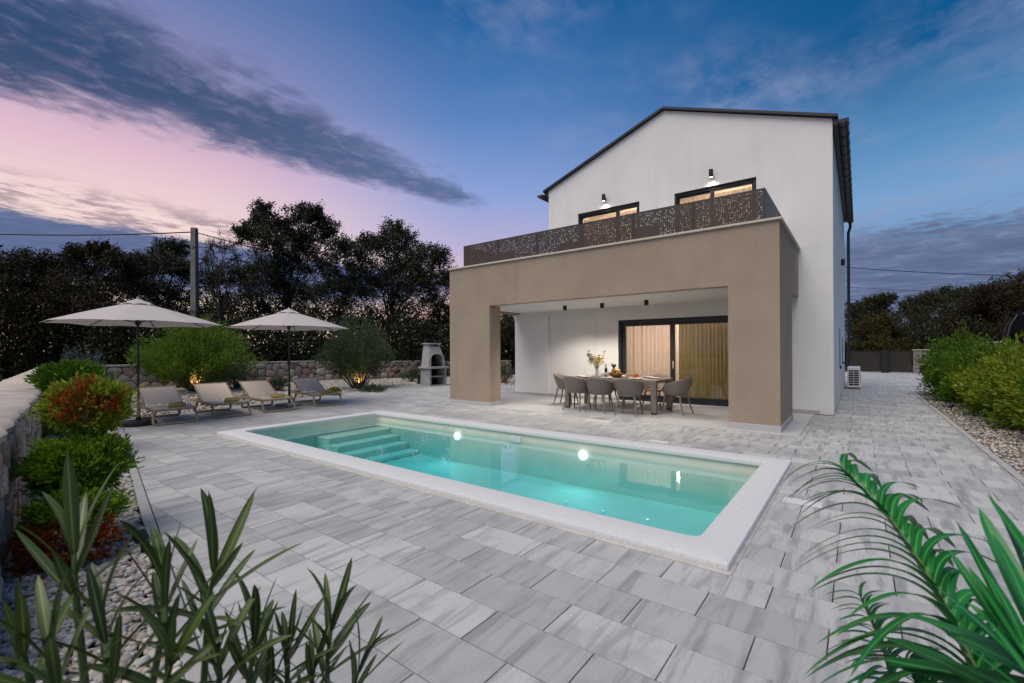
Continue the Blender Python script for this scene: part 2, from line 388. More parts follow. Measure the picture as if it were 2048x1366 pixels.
M['lavender'] = multi('blue grey leaves', [(.075, .10, .09), (.11, .14, .13), (.055, .075, .065)], .6, .2, trans=.15)
M['thuja'] = multi('thuja green', [(.13, .25, .014), (.20, .34, .024), (.08, .16, .01), (.26, .40, .03), (.15, .27, .018)], .55, .25, trans=.25)
M['thujared'] = multi('thuja russet', [(.34, .07, .016), (.42, .12, .022), (.20, .05, .012), (.30, .11, .022)], .6, .2, trans=.25)
M['thujagold'] = multi('thuja yellow green', [(.28, .36, .025), (.38, .42, .04), (.18, .26, .018), (.26, .24, .025)], .55, .25, trans=.25)
M['hedge'] = multi('hedge green', [(.06, .16, .01), (.10, .21, .013), (.04, .105, .008), (.15, .25, .017), (.07, .16, .01)], .55, .25, trans=.25)
M['hedgegold'] = multi('hedge yellow green', [(.18, .28, .014), (.25, .31, .022), (.12, .20, .01), (.22, .19, .016)], .55, .25, trans=.25)
def leafmat(name, c1, c2, rough=.35):
    m = bpy.data.materials.new(name); m.use_nodes = True; T, b = nodes_of(m)
    uvn = T.node('ShaderNodeAttribute'); uvn.attribute_name = 'mid'
    r = T.node('ShaderNodeObjectInfo').outputs['Random']
    c = T.mix(r, (*c1, 1), (*c2, 1)); c = T.mix(T.ss(uvn.outputs['Fac'], .75, 1.), c, (c2[0]*1.9+.03, c2[1]*1.7+.03, c2[2]*1.4+.01, 1))
    T.put(b.inputs['Base Color'], c); b.inputs['Roughness'].default_value = rough
    tl = T.node('ShaderNodeBsdfTranslucent'); T.put(tl.inputs[0], c); mx = T.node('ShaderNodeMixShader'); mx.inputs[0].default_value = .2
    L = m.node_tree.links; L.new(b.outputs[0], mx.inputs[1]); L.new(tl.outputs[0], mx.inputs[2]); L.new(mx.outputs[0], m.node_tree.nodes['Material Output'].inputs[0])
    return m
M['oleander'] = leafmat('oleander leaf', (.036, .060, .018), (.095, .145, .035), .42)
M['lily'] = leafmat('strap leaf', (.012, .12, .030), (.025, .22, .05), .36)
# pavers: pale grey concrete with darker streaks across each slab
m = bpy.data.materials.new('streaked paver'); m.use_nodes = True; T, b = nodes_of(m); M['paver'] = m
r = rnd_socket(T); pos = T.node('ShaderNodeNewGeometry').outputs['Position']; sp = T.node('ShaderNodeSeparateXYZ'); T.put(sp.inputs[0], pos)
sv = T.vec(T.m('ADD', T.m('MULTIPLY', sp.outputs[0], 9.5), T.m('MULTIPLY', r, 91.)), T.m('ADD', T.m('MULTIPLY', sp.outputs[1], .9), T.m('MULTIPLY', r, 37.)))
st = T.noise(sv, 1., 5, .65, .5); mo = T.noise(T.vec(T.m('ADD', sp.outputs[0], T.m('MULTIPLY', r, 53.)), sp.outputs[1]), 2.6, 5, .6); fine = T.noise(pos, 170, 2, .6)
c = T.mix(r, (.385, .385, .38, 1), (.56, .553, .535, 1))
c = T.mix(T.ss(st, .46, .68, 0., .85), c, (.215, .22, .23, 1)); c = T.mix(T.ss(mo, .48, .74, 0., .65), c, (.26, .265, .275, 1))
c = T.mix(T.ss(fine, .42, .66, 0., .42), c, (.30, .30, .31, 1)); c = T.mix(T.ss(T.noise(pos, 60, 3, .7), .50, .72, 0., .35), c, (.28, .285, .30, 1))
T.put(b.inputs['Base Color'], c); b.inputs['Roughness'].default_value = .62; b.inputs['Specular IOR Level'].default_value = .35
k = T.node('ShaderNodeBump'); k.inputs['Strength'].default_value = .25; k.inputs['Distance'].default_value = .004; T.put(k.inputs['Height'], fine); m.node_tree.links.new(k.outputs[0], b.inputs['Normal'])
# water: calm surface with a clear, faintly turquoise body
m = thin_glass('pool water', (1, 1, 1), 1.33, bump=(2.2, .035)); M['water'] = m
va = m.node_tree.nodes.new('ShaderNodeVolumeAbsorption'); va.inputs[0].default_value = (.05, .81, .90, 1); va.inputs[1].default_value = .72
m.node_tree.links.new(va.outputs[0], m.node_tree.nodes['Material Output'].inputs['Volume'])

# ------------------------------------------------------------------ layout constants
PX0, PX1, PY0, PY1 = -9.19, -.70, 3.28, 6.875            # coping outside
QX0, QX1, QY0, QY1 = -8.93, -.985, 3.637, 6.53           # basin
HX0, HX1, HY, HB = -8.0, -.46, 12.5, 22.4                # house
GX0 = -9.36                                              # ground floor wing / portico left
RX1, RY = -1.12, 9.337                                   # portico right, front
def kerb_y(x): return .888-.1827*(x+2.75)
def left_x(y): return -13.-.24*(y-2.8)
RIGHT = 1.42

# ------------------------------------------------------------------ ground
def ring_sheet(name, x0, x1, y0, y1, z, hx0, hx1, hy0, hy1, mt, kind='structure'):
    xs = [x0, hx0, hx1, x1]; ys = [y0, hy0, hy1, y1]; b = MB()
    vs = [(x, y, z) for y in ys for x in xs]
    b.add(vs, [(j*4+i, j*4+i+1, (j+1)*4+i+1, (j+1)*4+i) for j in range(3) for i in range(3) if (i, j) != (1, 1)])
    return b.build(name, mt, kind=kind)
ring_sheet('ground', -420, 420, -300, 620, -.09, PX0+.05, PX1-.05, PY0+.05, PY1-.05, M['soil'])

# ------------------------------------------------------------------ paving (half bond, .61 x .313)
def clip(poly, a, b, c):
    """keep a*x+b*y+c >= 0"""
    out = []; n = len(poly)
    for i in range(n):
        p, q = poly[i], poly[(i+1) % n]; dp = a*p[0]+b*p[1]+c; dq = a*q[0]+b*q[1]+c
        if dp >= 0: out.append(p)
        if (dp >= 0) != (dq >= 0):
            s_ = dp/(dp-dq); out.append((p[0]+(q[0]-p[0])*s_, p[1]+(q[1]-p[1])*s_))
    return out
def area(p): return abs(sum(p[i][0]*p[(i+1) % len(p)][1]-p[(i+1) % len(p)][0]*p[i][1] for i in range(len(p))))/2 if len(p) > 2 else 0
def minus_rect(poly, x0, x1, y0, y1):
    res = []
    a = clip(poly, -1, 0, x0); res.append(a)
    a = clip(poly, 1, 0, -x1); res.append(a)
    mid = clip(clip(poly, 1, 0, -x0), -1, 0, x1)
    if len(mid) > 2: res.append(clip(mid, 0, -1, y0)); res.append(clip(mid, 0, 1, -y1))
    return [q for q in res if area(q) > .0003]
TX0, TX1, TY0 = -9.5, -.82, 9.17                          # terrace slab
PW, PH_, J = .61, .313, .003
pieces = []
for j in range(-5, 109):
    y0 = 2.034+j*PH_
    off = -.133 if j % 2 == 0 else -.133-.305
    for i in range(-27, 8):
        x0 = off+i*PW
        RB = RIGHT if y0 < 21 else 3.7
        if y0+PH_ < .55 or x0 > RB or x0+PW < -17: continue
        if y0 > 15.5 and x0+PW < HX1-.1: continue
        full = [(x0+J, y0+J), (x0+PW-J, y0+J), (x0+PW-J, y0+PH_-J), (x0+J, y0+PH_-J)]
        p = clip(full, .1827, 1, -(.888-.1827*2.75)-.004)
        if len(p) > 2: p = clip(p, 1, .24, 13-.24*2.8-.004)
        if len(p) > 2: p = clip(p, -1, 0, RB-.003)
        if len(p) > 2: p = clip(p, 0, -1, 35.85)
        if len(p) > 2 and x0 < -5: p = clip(p, 0, -1, 15.5)
        if area(p) < .0003: continue
        qs = [p]
        for rc in ((PX0-.01, PX1+.01, PY0-.01, PY1+.01), (TX0-.004, TX1+.004, TY0-.004, HY+.1), (GX0-.004, HX1+.004, HY-.1, HB+.004)):
            qs = [z for q in qs for z in (minus_rect(q, *rc) if (min(a[0] for a in q) < rc[1] and max(a[0] for a in q) > rc[0] and min(a[1] for a in q) < rc[3] and max(a[1] for a in q) > rc[2]) else [q])]
        for q in qs:
            c = np.mean(q, 0); D = depth_of((*c, 0)); px = 1024+F_PX*float((np.array((*c, -H)))@rv)/max(D, .2); py = Y0+F_PX*H/max(D, .2)
            if D < 1.2: continue
            vis = -60 < px < 2110 and py < 1440
            pieces.append((area(q)/D**3 if vis else 0, q, area(q) > .99999*(PW-2*J)*(PH_-2*J), j))
pieces.sort(key=lambda k: -k[0])
paving = ring_sheet('paving', left_x(15.5), RIGHT, .5, 35.9, -.03, PX0+.05, PX1-.05, PY0+.05, PY1-.05, M['sand'])
pm = MB().slab([(-PW/2+J, -PH_/2+J), (PW/2-J, -PH_/2+J), (PW/2-J, PH_/2-J), (-PW/2+J, PH_/2-J)], -.05, 0, .0022).mesh('paver', M['paver'])
rest = MB(); nind = 0
for k, (w, q, full, j) in enumerate(pieces):
    c = np.mean(q, 0)
    if nind < 300 and w > 0:
        dzv = random.uniform(-.0008, .0008)
        if full: new_obj('paver', pm, paving, (c[0], c[1], dzv))
        else: MB().slab([(a[0]-c[0], a[1]-c[1]) for a in q], -.05, 0, .0022).build('paver', M['paver'], paving, (c[0], c[1], dzv))
        nind += 1
    else: rest.slab(q, -.05, random.uniform(-.0008, .0008), .0022, rnd=random.random())
rest.build('paver_field', M['paver'], paving, kind='stuff')

MB().add([(RIGHT, 21., -.03), (3.72, 21., -.03), (3.72, 35.9, -.03), (RIGHT, 35.9, -.03)], [(0, 1, 2, 3)]).build('drive_base', M['sand'], kind='structure')
# edging stones
def edging(name, pts, w, z, seg=1.0):
    root = new_obj(name, None, kind='structure')
    for (ax, ay), (bx, by) in zip(pts, pts[1:]):
        L = math.hypot(bx-ax, by-ay); n = max(1, round(L/seg)); a = math.atan2(by-ay, bx-ax)
        for i in range(n):
            s_ = (i+.5)/n
            MB().box((0, 0, 0), (L/n-.004, w, .16), .006).build('edging_stone', M['kerb'], root, (ax+(bx-ax)*s_, ay+(by-ay)*s_, z-.08), a)
    return root
kx0 = -13.2
edging('bed_edging', [(-1.2, kerb_y(-1.2)-.045), (kx0, kerb_y(kx0)-.045)], .08, .004)
edging('garden_edging', [(left_x(3.1)-.045, 2.9), (left_x(15.5)-.045, 15.5)], .08, .006)
edging('drive_edging', [(RIGHT+.045, 1.5), (RIGHT+.045, 21.)], .085, .012)
# gravel beds
def wall_y(x): return .385-.158*(x+5)
BW = [(-22.8, 3.2), (-22.3, 12.5), (-19.7, 17.6), (-17.3, 22.6)]
def sheet(name, poly, z, mt): return MB().add([(*p, z) for p in poly], [tuple(range(len(poly)))]).build(name, mt, kind='structure')
sheet('gravel_bed', [(-.9, wall_y(-.9)), (-.9, kerb_y(-.9)-.08), (kx0, kerb_y(kx0)-.08), (left_x(15.5)-.09, 15.56), (-9.4, 15.56), (-9.4, 22.6), *BW[::-1][:-1], (-22.8, wall_y(-22.8))], -.03, M['gravelbase'])
sheet('gravel_strip', [(RIGHT+.088, 1.5), (5.2, 1.5), (5.2, 21), (RIGHT+.088, 21)], -.03, M['gravelbase'])
ICO_V = []; ph = (1+5**.5)/2
for a, b_ in ((1, ph), (1, -ph), (-1, ph), (-1, -ph)): ICO_V += [(0, a, b_), (a, b_, 0), (b_, 0, a)]
ICO_V = np.array(ICO_V)/math.hypot(1, ph)
def hull_ico():
    F = []
    for i in range(12):
        for j in range(i+1, 12):
            for k in range(j+1, 12):
                n_ = np.cross(ICO_V[j]-ICO_V[i], ICO_V[k]-ICO_V[i]); d = (ICO_V-ICO_V[i])@n_
                if np.all(d < 1e-6): F.append((i, j, k))
                elif np.all(d > -1e-6): F.append((i, k, j))
    return np.array(F)
ICO_F = hull_ico()
OCT_V = np.array([(1, 0, 0), (-1, 0, 0), (0, 1, 0), (0, -1, 0), (0, 0, 1), (0, 0, -1)], float)
OCT_F = np.array([(0, 2, 4), (2, 1, 4), (1, 3, 4), (3, 0, 4), (2, 0, 5), (1, 2, 5), (3, 1, 5), (0, 3, 5)])
def stones(name, P, rmin, rmax, hi, kind='stuff'):
    n = len(P); BV, BF = (ICO_V, ICO_F) if hi else (OCT_V, OCT_F)
    R = rng.uniform(rmin, rmax, (n, 1))*np.stack([rng.uniform(.8, 1.4, n), rng.uniform(.7, 1.1, n), rng.uniform(.45, .75, n)], 1)
    a = rng.uniform(0, 2*pi, n); tl = rng.uniform(-.5, .5, n)
    V = BV[None]*R[:, None, :]*rng.uniform(.85, 1.15, (n, len(BV), 1))
    x, y, z = V[..., 0], V[..., 1], V[..., 2]
    y, z = y*np.cos(tl)[:, None]-z*np.sin(tl)[:, None], y*np.sin(tl)[:, None]+z*np.cos(tl)[:, None]
    x, y = x*np.cos(a)[:, None]-y*np.sin(a)[:, None], x*np.sin(a)[:, None]+y*np.cos(a)[:, None]
    V = np.stack([x, y, z], -1)+P[:, None, :]
    Fs = (BF[None]+(np.arange(n)*len(BV))[:, None, None]).reshape(-1, 3)
    me = npmesh(name, V.reshape(-1, 3), Fs, M['gravel'], np.repeat(rng.random(n), len(BF)), smooth=hi)
    return new_obj(name, me, kind=kind)
def scat(n, x0, x1, y0f, y1f, z0, z1):
    x = rng.uniform(x0, x1, n); t_ = rng.random(n); lo = y0f(x); hi = y1f(x); return np.stack([x, lo+(hi-lo)*t_, rng.uniform(z0, z1, n)], 1)
g1 = stones('gravel', scat(8200, -6.3, -1.0, wall_y, lambda x: kerb_y(x)-.1, -.03, .004), .014, .032, True)
tag(g1, 'pale rounded gravel between rubble wall and paving edge', 'gravel')
P2 = scat(6500, -13.2, -6.3, wall_y, lambda x: kerb_y(x)-.1, -.03, .003)
y = rng.uniform(2.9, 22.2, 42000); x = rng.uniform(-22.6, -9.5, 42000)
xb = np.interp(y, [p[1] for p in BW], [p[0] for p in BW])
keep = (x > xb) & (np.where(y < 15.55, x < left_x(y)-.1, x < -9.45))
keep &= (y > wall_y(x))
P3 = np.stack([x, y, rng.uniform(-.03, .0, len(x))], 1)[keep]
g2 = stones('gravel', np.concatenate([P2, P3]), .022, .05, False); tag(g2, 'pale gravel bed behind the loungers and along the back wall', 'gravel')
P4 = np.stack([rng.uniform(RIGHT+.11, 4.2, 15000), 21-rng.uniform(0, 1, 15000)**.6*19, rng.uniform(-.03, .003, 15000)], 1)
g3 = stones('gravel', P4, .016, .042, False); tag(g3, 'grey gravel strip under the thuja hedge beside the drive', 'gravel')

# ------------------------------------------------------------------ pool
pool = thing('swimming_pool', 'rectangular pool with white stone coping and turquoise water', 'pool', (0, 0, 0))
def rrect(x0, x1, y0, y1, r, n=5):
    out = []
    for cx, cy, a0 in ((x1-r, y0+r, -90), (x1-r, y1-r, 0), (x0+r, y1-r, 90), (x0+r, y0+r, 180)):
        for k in range(n+1):
            a = radians(a0+90*k/n); out.append((cx+r*cos(a), cy+r*sin(a)))
    return out
def ring(rings):
    """stack of (outline, z) joined side by side"""
    b = MB(); n = len(rings[0][0]); vs = [(*p, z) for o, z in rings for p in o]
    fs = [(i*n+k, i*n+(k+1) % n, (i+1)*n+(k+1) % n, (i+1)*n+k) for i in range(len(rings)-1) for k in range(n)]
    return b.add(vs, fs)
def rr(d, r, z, outer=True):
    return (rrect(PX0-d, PX1+d, PY0-d, PY1+d, r), z) if outer else (rrect(QX0-d, QX1+d, QY0-d, QY1+d, r), z)
CT = .062
ring([rr(-.10, .02, .012), rr(0, .02, .012), rr(0, .02, CT-.012), rr(-.004, .02, CT-.004), rr(-.014, .02, CT), rr(.02, .10, CT, False), rr(.006, .09, CT-.004, False), rr(0, .085, CT-.014, False), rr(0, .085, .006, False), rr(.045, .09, .004, False)]).build('coping', M['coping'], pool, smooth=True, sharp=.6)
ring([rr(.022, .03, -.06), rr(.022, .03, .006), rr(.006, .02, .0125), rr(-.06, .02, .0135)]).build('bedding_strip', M['copingbed'], pool)
WZ, FZ = -.085, -.72
ring([rr(.035, .10, .02, False), rr(.035, .10, FZ, False)]).build('basin_wall', M['liner'], pool, smooth=True, sharp=.6)
MB().add([(*p, FZ) for p in rrect(QX0-.034, QX1+.034, QY0-.034, QY1+.034, .1)], [tuple(range(24))]).build('basin_floor', M['liner'], pool)
for i in range(4):
    x1 = QX0+.32*(i+1)+.12
    MB().b2((QX0-.03 if i == 0 else QX0+.32*i+.12, 5.05-.0*i, FZ+.002), (x1, QY1+.03, -.26-i*.125), .012).build('step', M['liner'], pool)
wt = MB(); o_ = rrect(QX0-.034, QX1+.034, QY0-.034, QY1+.034, .1)
n = len(o_); wt.add([(*p, WZ) for p in o_]+[(*p, FZ+.001) for p in o_], [tuple(range(n)), tuple(range(2*n-1, n-1, -1))]+[(k, n+k, n+(k+1) % n, (k+1) % n) for k in range(n)])
water = wt.build('water', M['water'], kind='structure')
tag(water, 'still turquoise pool water inside the white coping', 'water')
for px_ in (-6.36, -3.55):
    lp = MB().lathe([(0, 0), (.06, 0), (.075, .012), (.08, .03)], 24); lp.v = [(a, -c_, b_) for a, b_, c_ in lp.v]
    o = lp.build('pool_lamp', M['poollamp'], pool, (px_, QY1+.02, -.20), smooth=True)
    L_ = bpy.data.lights.new('pool_lamp_light', 'AREA'); L_.shape = 'DISK'; L_.size = .16; L_.energy = 3.5; L_.color = (.85, 1, .98)
    lo = bpy.data.objects.new('pool_lamp_light', L_); COL.objects.link(lo); lo.parent = o; lo.location = (0, -.06, 0); lo.rotation_euler = (radians(-86), 0, 0)
sk = MB().b2((-5.06, QY1+.012, -.17), (-4.8, QY1+.036, -.04), .006); sk.build('skimmer', M['acwhite'], pool)
for i, (px_, py_) in enumerate(((1605, 1006), (1318, 884))):
    p = gp(px_, py_)
    tag(MB().box((0, 0, .005), (.32, .17, .01), .003).build('skimmer_lid', M['coping'], loc=(p[0], p[1], .0)), 'white square skimmer lid set in the paving ' + ('beside the pool end' if i == 0 else 'between pool and terrace'), 'lid')

# ------------------------------------------------------------------ terrace and house
MB().b2((TX0, TY0, -.06), (TX1, HY-.06, .006), .004).build('terrace', M['terrace'], kind='structure')
house = thing('house', 'white gabled villa with taupe portico and balcony beside the pool', 'house', (-4.2, 15., 0))
house.location = (0, 0, 0)
def grid_wall(x0, x1, z0, z1, y, th, openings, top=None):
    """wall sheet facing -Y at y with rectangular openings and reveals; top = gable apex (x,z)"""
    xs = sorted({x0, x1, *[o[0] for o in openings], *[o[1] for o in openings]}); zs = sorted({z0, z1, *[o[2] for o in openings], *[o[3] for o in openings]})
    b = MB()
    for a, c in zip(xs, xs[1:]):
        for d, e in zip(zs, zs[1:]):
            if any(o[0]-1e-6 <= a and c <= o[1]+1e-6 and o[2]-1e-6 <= d and e <= o[3]+1e-6 for o in openings): continue
            b.add([(a, y, d), (c, y, d), (c, y, e), (a, y, e)], [(0, 1, 2, 3)]); b.add([(a, y+th, d), (c, y+th, d), (c, y+th, e), (a, y+th, e)], [(3, 2, 1, 0)])
    for o in openings:
        q = [(o[0], o[2]), (o[1], o[2]), (o[1], o[3]), (o[0], o[3])]
        for (ax, az), (bx, bz) in zip(q, q[1:]+q[:1]): b.add([(ax, y, az), (bx, y, bz), (bx, y+th, bz), (ax, y+th, az)], [(0, 1, 2, 3)])
    if top: 
        for yy in (y, y+th): b.add([(x0, yy, z1), (x1, yy, z1), (top[0], yy, top[1])], [(0, 1, 2)])
    for xx in (x0, x1): b.add([(xx, y, z0), (xx, y+th, z0), (xx, y+th, z1), (xx, y, z1)], [(0, 1, 2, 3)])
    return b
EZ, RZ, RXm = 6.66, 8.06, -4.24
DOOR = (-5.62, -2.38, .03, 2.36)
WIN = [(-6.93, -4.95, 3.32, 5.72), (-3.965, -1.985, 3.32, 5.72)]
grid_wall(HX0, HX1, 0, EZ, HY, .3, [DOOR]+WIN, (RXm, RZ)).build('wall', M['plaster'], house)
b = MB(); b.b2((HX1-.3, HY+.302, 0), (HX1, HB, EZ)); b.b2((HX0, HY+.302, 0), (HX0+.3, HB, EZ)); b.b2((HX0+.302, HB-.3, 0), (HX1-.302, HB, EZ))
b.add([(HX0, HB, EZ), (HX1, HB, EZ), (RXm, HB, RZ)], [(0, 1, 2)])
b.build('wall', M['plaster'], house)
b = MB(); b.b2((HX1-.002, HY-.004, 0), (HX1+.004, HY+.05, EZ-.05)); b.build('corner_bead', M['plaster'], house)
# ground floor wing and lintel strip under the ceiling (slightly proud of the wall)
b = MB(); b.b2((GX0, HY-.045, 0), (HX0-.003, HY+.30, 2.76)); b.b2((HX0-.018, HY-.045, 2.60), (RX1-.3, HY-.003, 2.76)); b.build('annex_wall', M['plaster'], house)
for lo_, hi_ in (((GX0-.012, HY-.062, 0), (HX0+.02, HY-.047, .09)), ((HX0+.022, HY-.017, 0), (DOOR[0]-.02, HY-.002, .09)), ((DOOR[1]+.02, HY-.017, 0), (TX1+.1, HY-.002, .09))): MB().b2(lo_, hi_).build('skirting', M['plinth'], house)
# intermediate floors / rooms
b = MB(); b.b2((HX0+.31, HY+.31, 2.85), (HX1-.31, HB-.31, 3.2)); b.build('floor_slab', M['room'], house)
b = MB(); b.b2((HX0+.31, HY+.31, -.03), (HX1-.31, HB-.31, .025)); b.build('floor_slab', M['room'], house)
b = MB(); b.b2((HX0+.31, HY+3.2, .03), (HX1-.31, HY+3.3, 2.84)); b.b2((HX0+.31, HY+2.6, 3.21), (HX1-.31, HY+2.7, 6.2)); b.b2((-4.6, HY+.4, 3.22), (-4.5, HY+2.6, 6.2)); b.b2((HX0+.31, HY+.31, 6.22), (HX1-.31, HB-.31, 6.3)); b.build('partition', M['room'], house)
def room_light(name, loc, e, col, size=.5):
    L_ = bpy.data.lights.new(name, 'POINT'); L_.energy = e; L_.color = col; L_.shadow_soft_size = .18
    o = bpy.data.objects.new(name, L_); COL.objects.link(o); o.location = loc; o.parent = house
room_light('living_room_light', (-4.4, HY+1.9, 2.3), 105, (1, .82, .68))
room_light('bedroom_light', (-6., HY+1.6, 5.6), 62, (1, .76, .52)); room_light('bedroom_light', (-2.9, HY+1.6, 5.6), 62, (1, .76, .52))
# roof
sl_ = (RZ-EZ)/(HX1-RXm)
b = MB()
for x_e, s_ in ((HX1+.11, 1), (HX0-.16, -1)):
    ze = RZ-abs(x_e-RXm)*((RZ-EZ)/abs((HX1 if s_ > 0 else HX0)-RXm))
    q = [(RXm, HY-.10, RZ+.02), (x_e, HY-.10, ze+.02), (x_e, HY-.10, ze+.08), (RXm, HY-.10, RZ+.08)]
    b.extr(q, (0, HB-HY+.2, 0))
roof = b.build('roof', M['roofmetal'], house)
for x_e, s_ in ((HX1+.10, 1), (HX0-.15, -1)):
    ze = RZ-abs(x_e-RXm)*((RZ-EZ)/abs((HX1 if s_ > 0 else HX0)-RXm)); xi = x_e-s_*(.096 if s_ > 0 else .146)
    MB().extr([(xi, HY-.02, ze-.12), (x_e, HY-.02, ze-.12), (x_e, HY-.02, ze+.015), (xi, HY-.02, ze+.05)], (0, HB-HY+.04, 0)).build('eave_soffit', M['frame'], roof)
for gx in (HX1+.20, HX0-.24):
    gz = EZ-.12; N_ = 14; prof = [(gx+.105*cos(pi+pi*k/10), gz+.105*sin(pi+pi*k/10)) for k in range(11)]
    b = MB(); vs = [(p[0], yy, p[1]) for yy in (HY-.16, HB+.1) for p in prof]
    b.add(vs, [(k, k+1, 12+k, 11+k) for k in range(10)]); b.add(vs[:11], [tuple(range(11))]); b.add(vs[11:], [tuple(range(11))])
    gut = b.build('gutter', M['gutter'], house, smooth=True)
    if gx > HX1:
        for k in range(17):
            yy = HY+.1+k*.6; b = MB(); b.tube([(gx+.109*cos(pi+pi*i/10), yy, gz+.109*sin(pi+pi*i/10)) for i in range(11)], .008, 5); b.build('bracket', M['black'], gut)
        b = MB(); b.tube([(gx, HB-.15, gz-.08), (gx, HB-.15, gz-.3), (gx-.06, HB-.15, gz-.5), (gx-.06, HB-.15, .03)], .05, 12); b.build('downpipe', M['roofmetal'], house, smooth=True)
# small fittings on the drive side
for k, (yy, zz, d) in enumerate(((18.3, 4.3, (.10, .12, .2)), (16.4, .95, (.05, .06, .08)), (19.2, 1.02, (.06, .35, .05)))):
    MB().box((HX1+d[0]/2+.002, yy, zz), d, .006).build('wall_fitting', M['black'], house)
for yy, z0_, z1_ in ((16.4, 1., 2.1), (19.2, 1.05, 1.9)): MB().tube([(HX1+.012, yy, z0_), (HX1+.012, yy, z1_)], .009, 6).build('conduit', M['frame'], house)

# portico -----------------------------------------------------------
OPX0, OPX1, OPZ = -7.87, -1.97, 2.70
b2_ = MB(); b2_.b2((GX0, RY, .006), (OPX0, RY+.46, OPZ-.001)); b2_.b2((OPX1, RY, .006), (RX1, RY+1.85, OPZ-.001)); b2_.b2((GX0, RY, OPZ), (RX1, RY+.25, 3.8)); b2_.b2((GX0, RY+.251, OPZ), (GX0+.22, HY-.046, 3.8)); b2_.b2((RX1-.22, RY+.251, OPZ), (RX1, HY-.002, 3.8))
portico = b2_.build('portico', M['taupe'], house)
b = MB(); b.b2((GX0+.222, RY+.252, OPZ+.05), (RX1-.222, HY-.004, 3.22)); b.b2((GX0+.222, HY+.0, 2.78), (HX0-.003, HY+.28, 3.22)); b.build('ceiling', M['plaster'], portico)
b = MB()
for lo_, hi_ in (((GX0-.012, RY-.014, .004), (OPX0+.012, RY+.474, .10)), ((OPX1-.012, RY-.014, .004), (RX1+.014, RY+1.864, .12))): MB().b2(lo_, hi_, .004).build('plinth', M['plinth'], portico)
b = MB(); b.b2((GX0-.03, RY-.045, 3.803), (RX1+.045, RY+.28, 3.845), .006); b.b2((GX0-.03, RY+.283, 3.803), (GX0+.26, HY-.05, 3.845), .006); b.b2((RX1-.26, RY+.283, 3.803), (RX1+.045, HY-.005, 3.845), .006)
b.build('cap_stone', M['capstone'], portico)
# perforated railing
railing = new_obj('railing', None, house)
def perforated(L, Hh, seed, plain=()):
    r_ = np.random.default_rng(seed); nu, nv = round(L/.04), round(Hh/.04); du, dv = L/nu, Hh/nv; b = MB(); cell = {}
    for i in range(nu):
        for j in range(nv):
            x0, z0 = i*du, j*dv; c4 = [(x0, 0, z0), (x0+du, 0, z0), (x0+du, 0, z0+dv), (x0, 0, z0+dv)]
            solid = i in (0, nu-1) or j in (0, nv-1) or r_.random() < .30 or any(a <= i/nu <= c and d <= j/nv <= e for a, c, d, e in plain)
            if solid: b.add(c4, [(0, 1, 2, 3)]); continue
            rad = r_.choice([.0045, .0065, .009, .011], p=[.25, .3, .25, .2]); cx = x0+du/2+r_.uniform(-1, 1)*(du/2-rad-.002); cz = z0+dv/2+r_.uniform(-1, 1)*(dv/2-rad-.002)
            hole = [(cx+rad*cos(pi*1.25+2*pi*k/8), 0, cz+rad*sin(pi*1.25+2*pi*k/8)) for k in range(8)]
            fs = []
            for k in range(4):
                a, a1, a2 = 4+2*k, 4+(2*k+1), 4+(2*k+2) % 8; nk = (k+1) % 4
                fs += [(k, a1, a), (k, nk, a1), (nk, a2, a1)]
            b.add(c4+hole, fs)
    return b
RLX0, RLX1, RLZ, RLT, RLY = -8.93, -1.36, 3.85, 4.455, RY+.13
nP = 6; Lp = (RLX1-RLX0)/nP
for k in range(nP):
    o = perforated(Lp-.008, RLT-RLZ, 40+k, [(.0, .45, .05, .38)] if k in (1, 4) else ([(.45, 1., .0, .3)] if k == 2 else [])).build('railing_panel', M['rail'], railing, (RLX0+k*Lp+.004, RLY, RLZ+.004))
    md = o.modifiers.new('thick', 'SOLIDIFY'); md.thickness = .004
sideL = HY-.04-RLY
for xx in (RLX0, RLX1):
    for k in range(2):
        o = perforated(sideL/2-.008, RLT-RLZ, 60+k).build('railing_panel', M['rail'], railing, (xx, RLY+.006+k*sideL/2, RLZ+.004), pi/2)
        md = o.modifiers.new('thick', 'SOLIDIFY'); md.thickness = .004
for k in range(nP+1): MB().box((RLX0+k*Lp-(.03 if k == nP else -.03 if k == 0 else 0), RLY+.04, (RLZ+RLT)/2-.005), (.05, .03, RLT-RLZ), .004).build('railing_post', M['rail'], railing)
b = MB(); b.b2((RLX0, RLY+.008, RLT-.035), (RLX1, RLY+.024, RLT), .002); b.build('handrail', M['rail'], railing)
# lamps
def spot(name, parent, loc, e, ang, col=(1, .82, .6), blend=.5, rot=(0, 0, 0), r=.03):
    L_ = bpy.data.lights.new(name, 'SPOT'); L_.energy = e; L_.spot_size = radians(ang); L_.spot_blend = blend; L_.color = col; L_.shadow_soft_size = r
    o = bpy.data.objects.new(name, L_); COL.objects.link(o); o.parent = parent; o.location = loc; o.rotation_euler = rot; return o
for x_, y_ in ((-6.6, 11.13), (-5.48, 11.18), (-4.28, 11.23)):
    c_ = MB().lathe([(.0, .13), (.055, .13), (.055, .0), (.045, .0), (.045, .03), (.0, .03)], 20).build('ceiling_lamp', M['black'], portico, (x_, y_, OPZ-.08), smooth=True)
    MB().lathe([(0, .0), (.044, .0), (.044, .006), (0, .006)], 16).build('lamp_lens', M['lens'], c_, (0, 0, .012))
    spot('ceiling_lamp_light', c_, (0, 0, .006), 125, 134, (1, .88, .74), .55, r=.04)
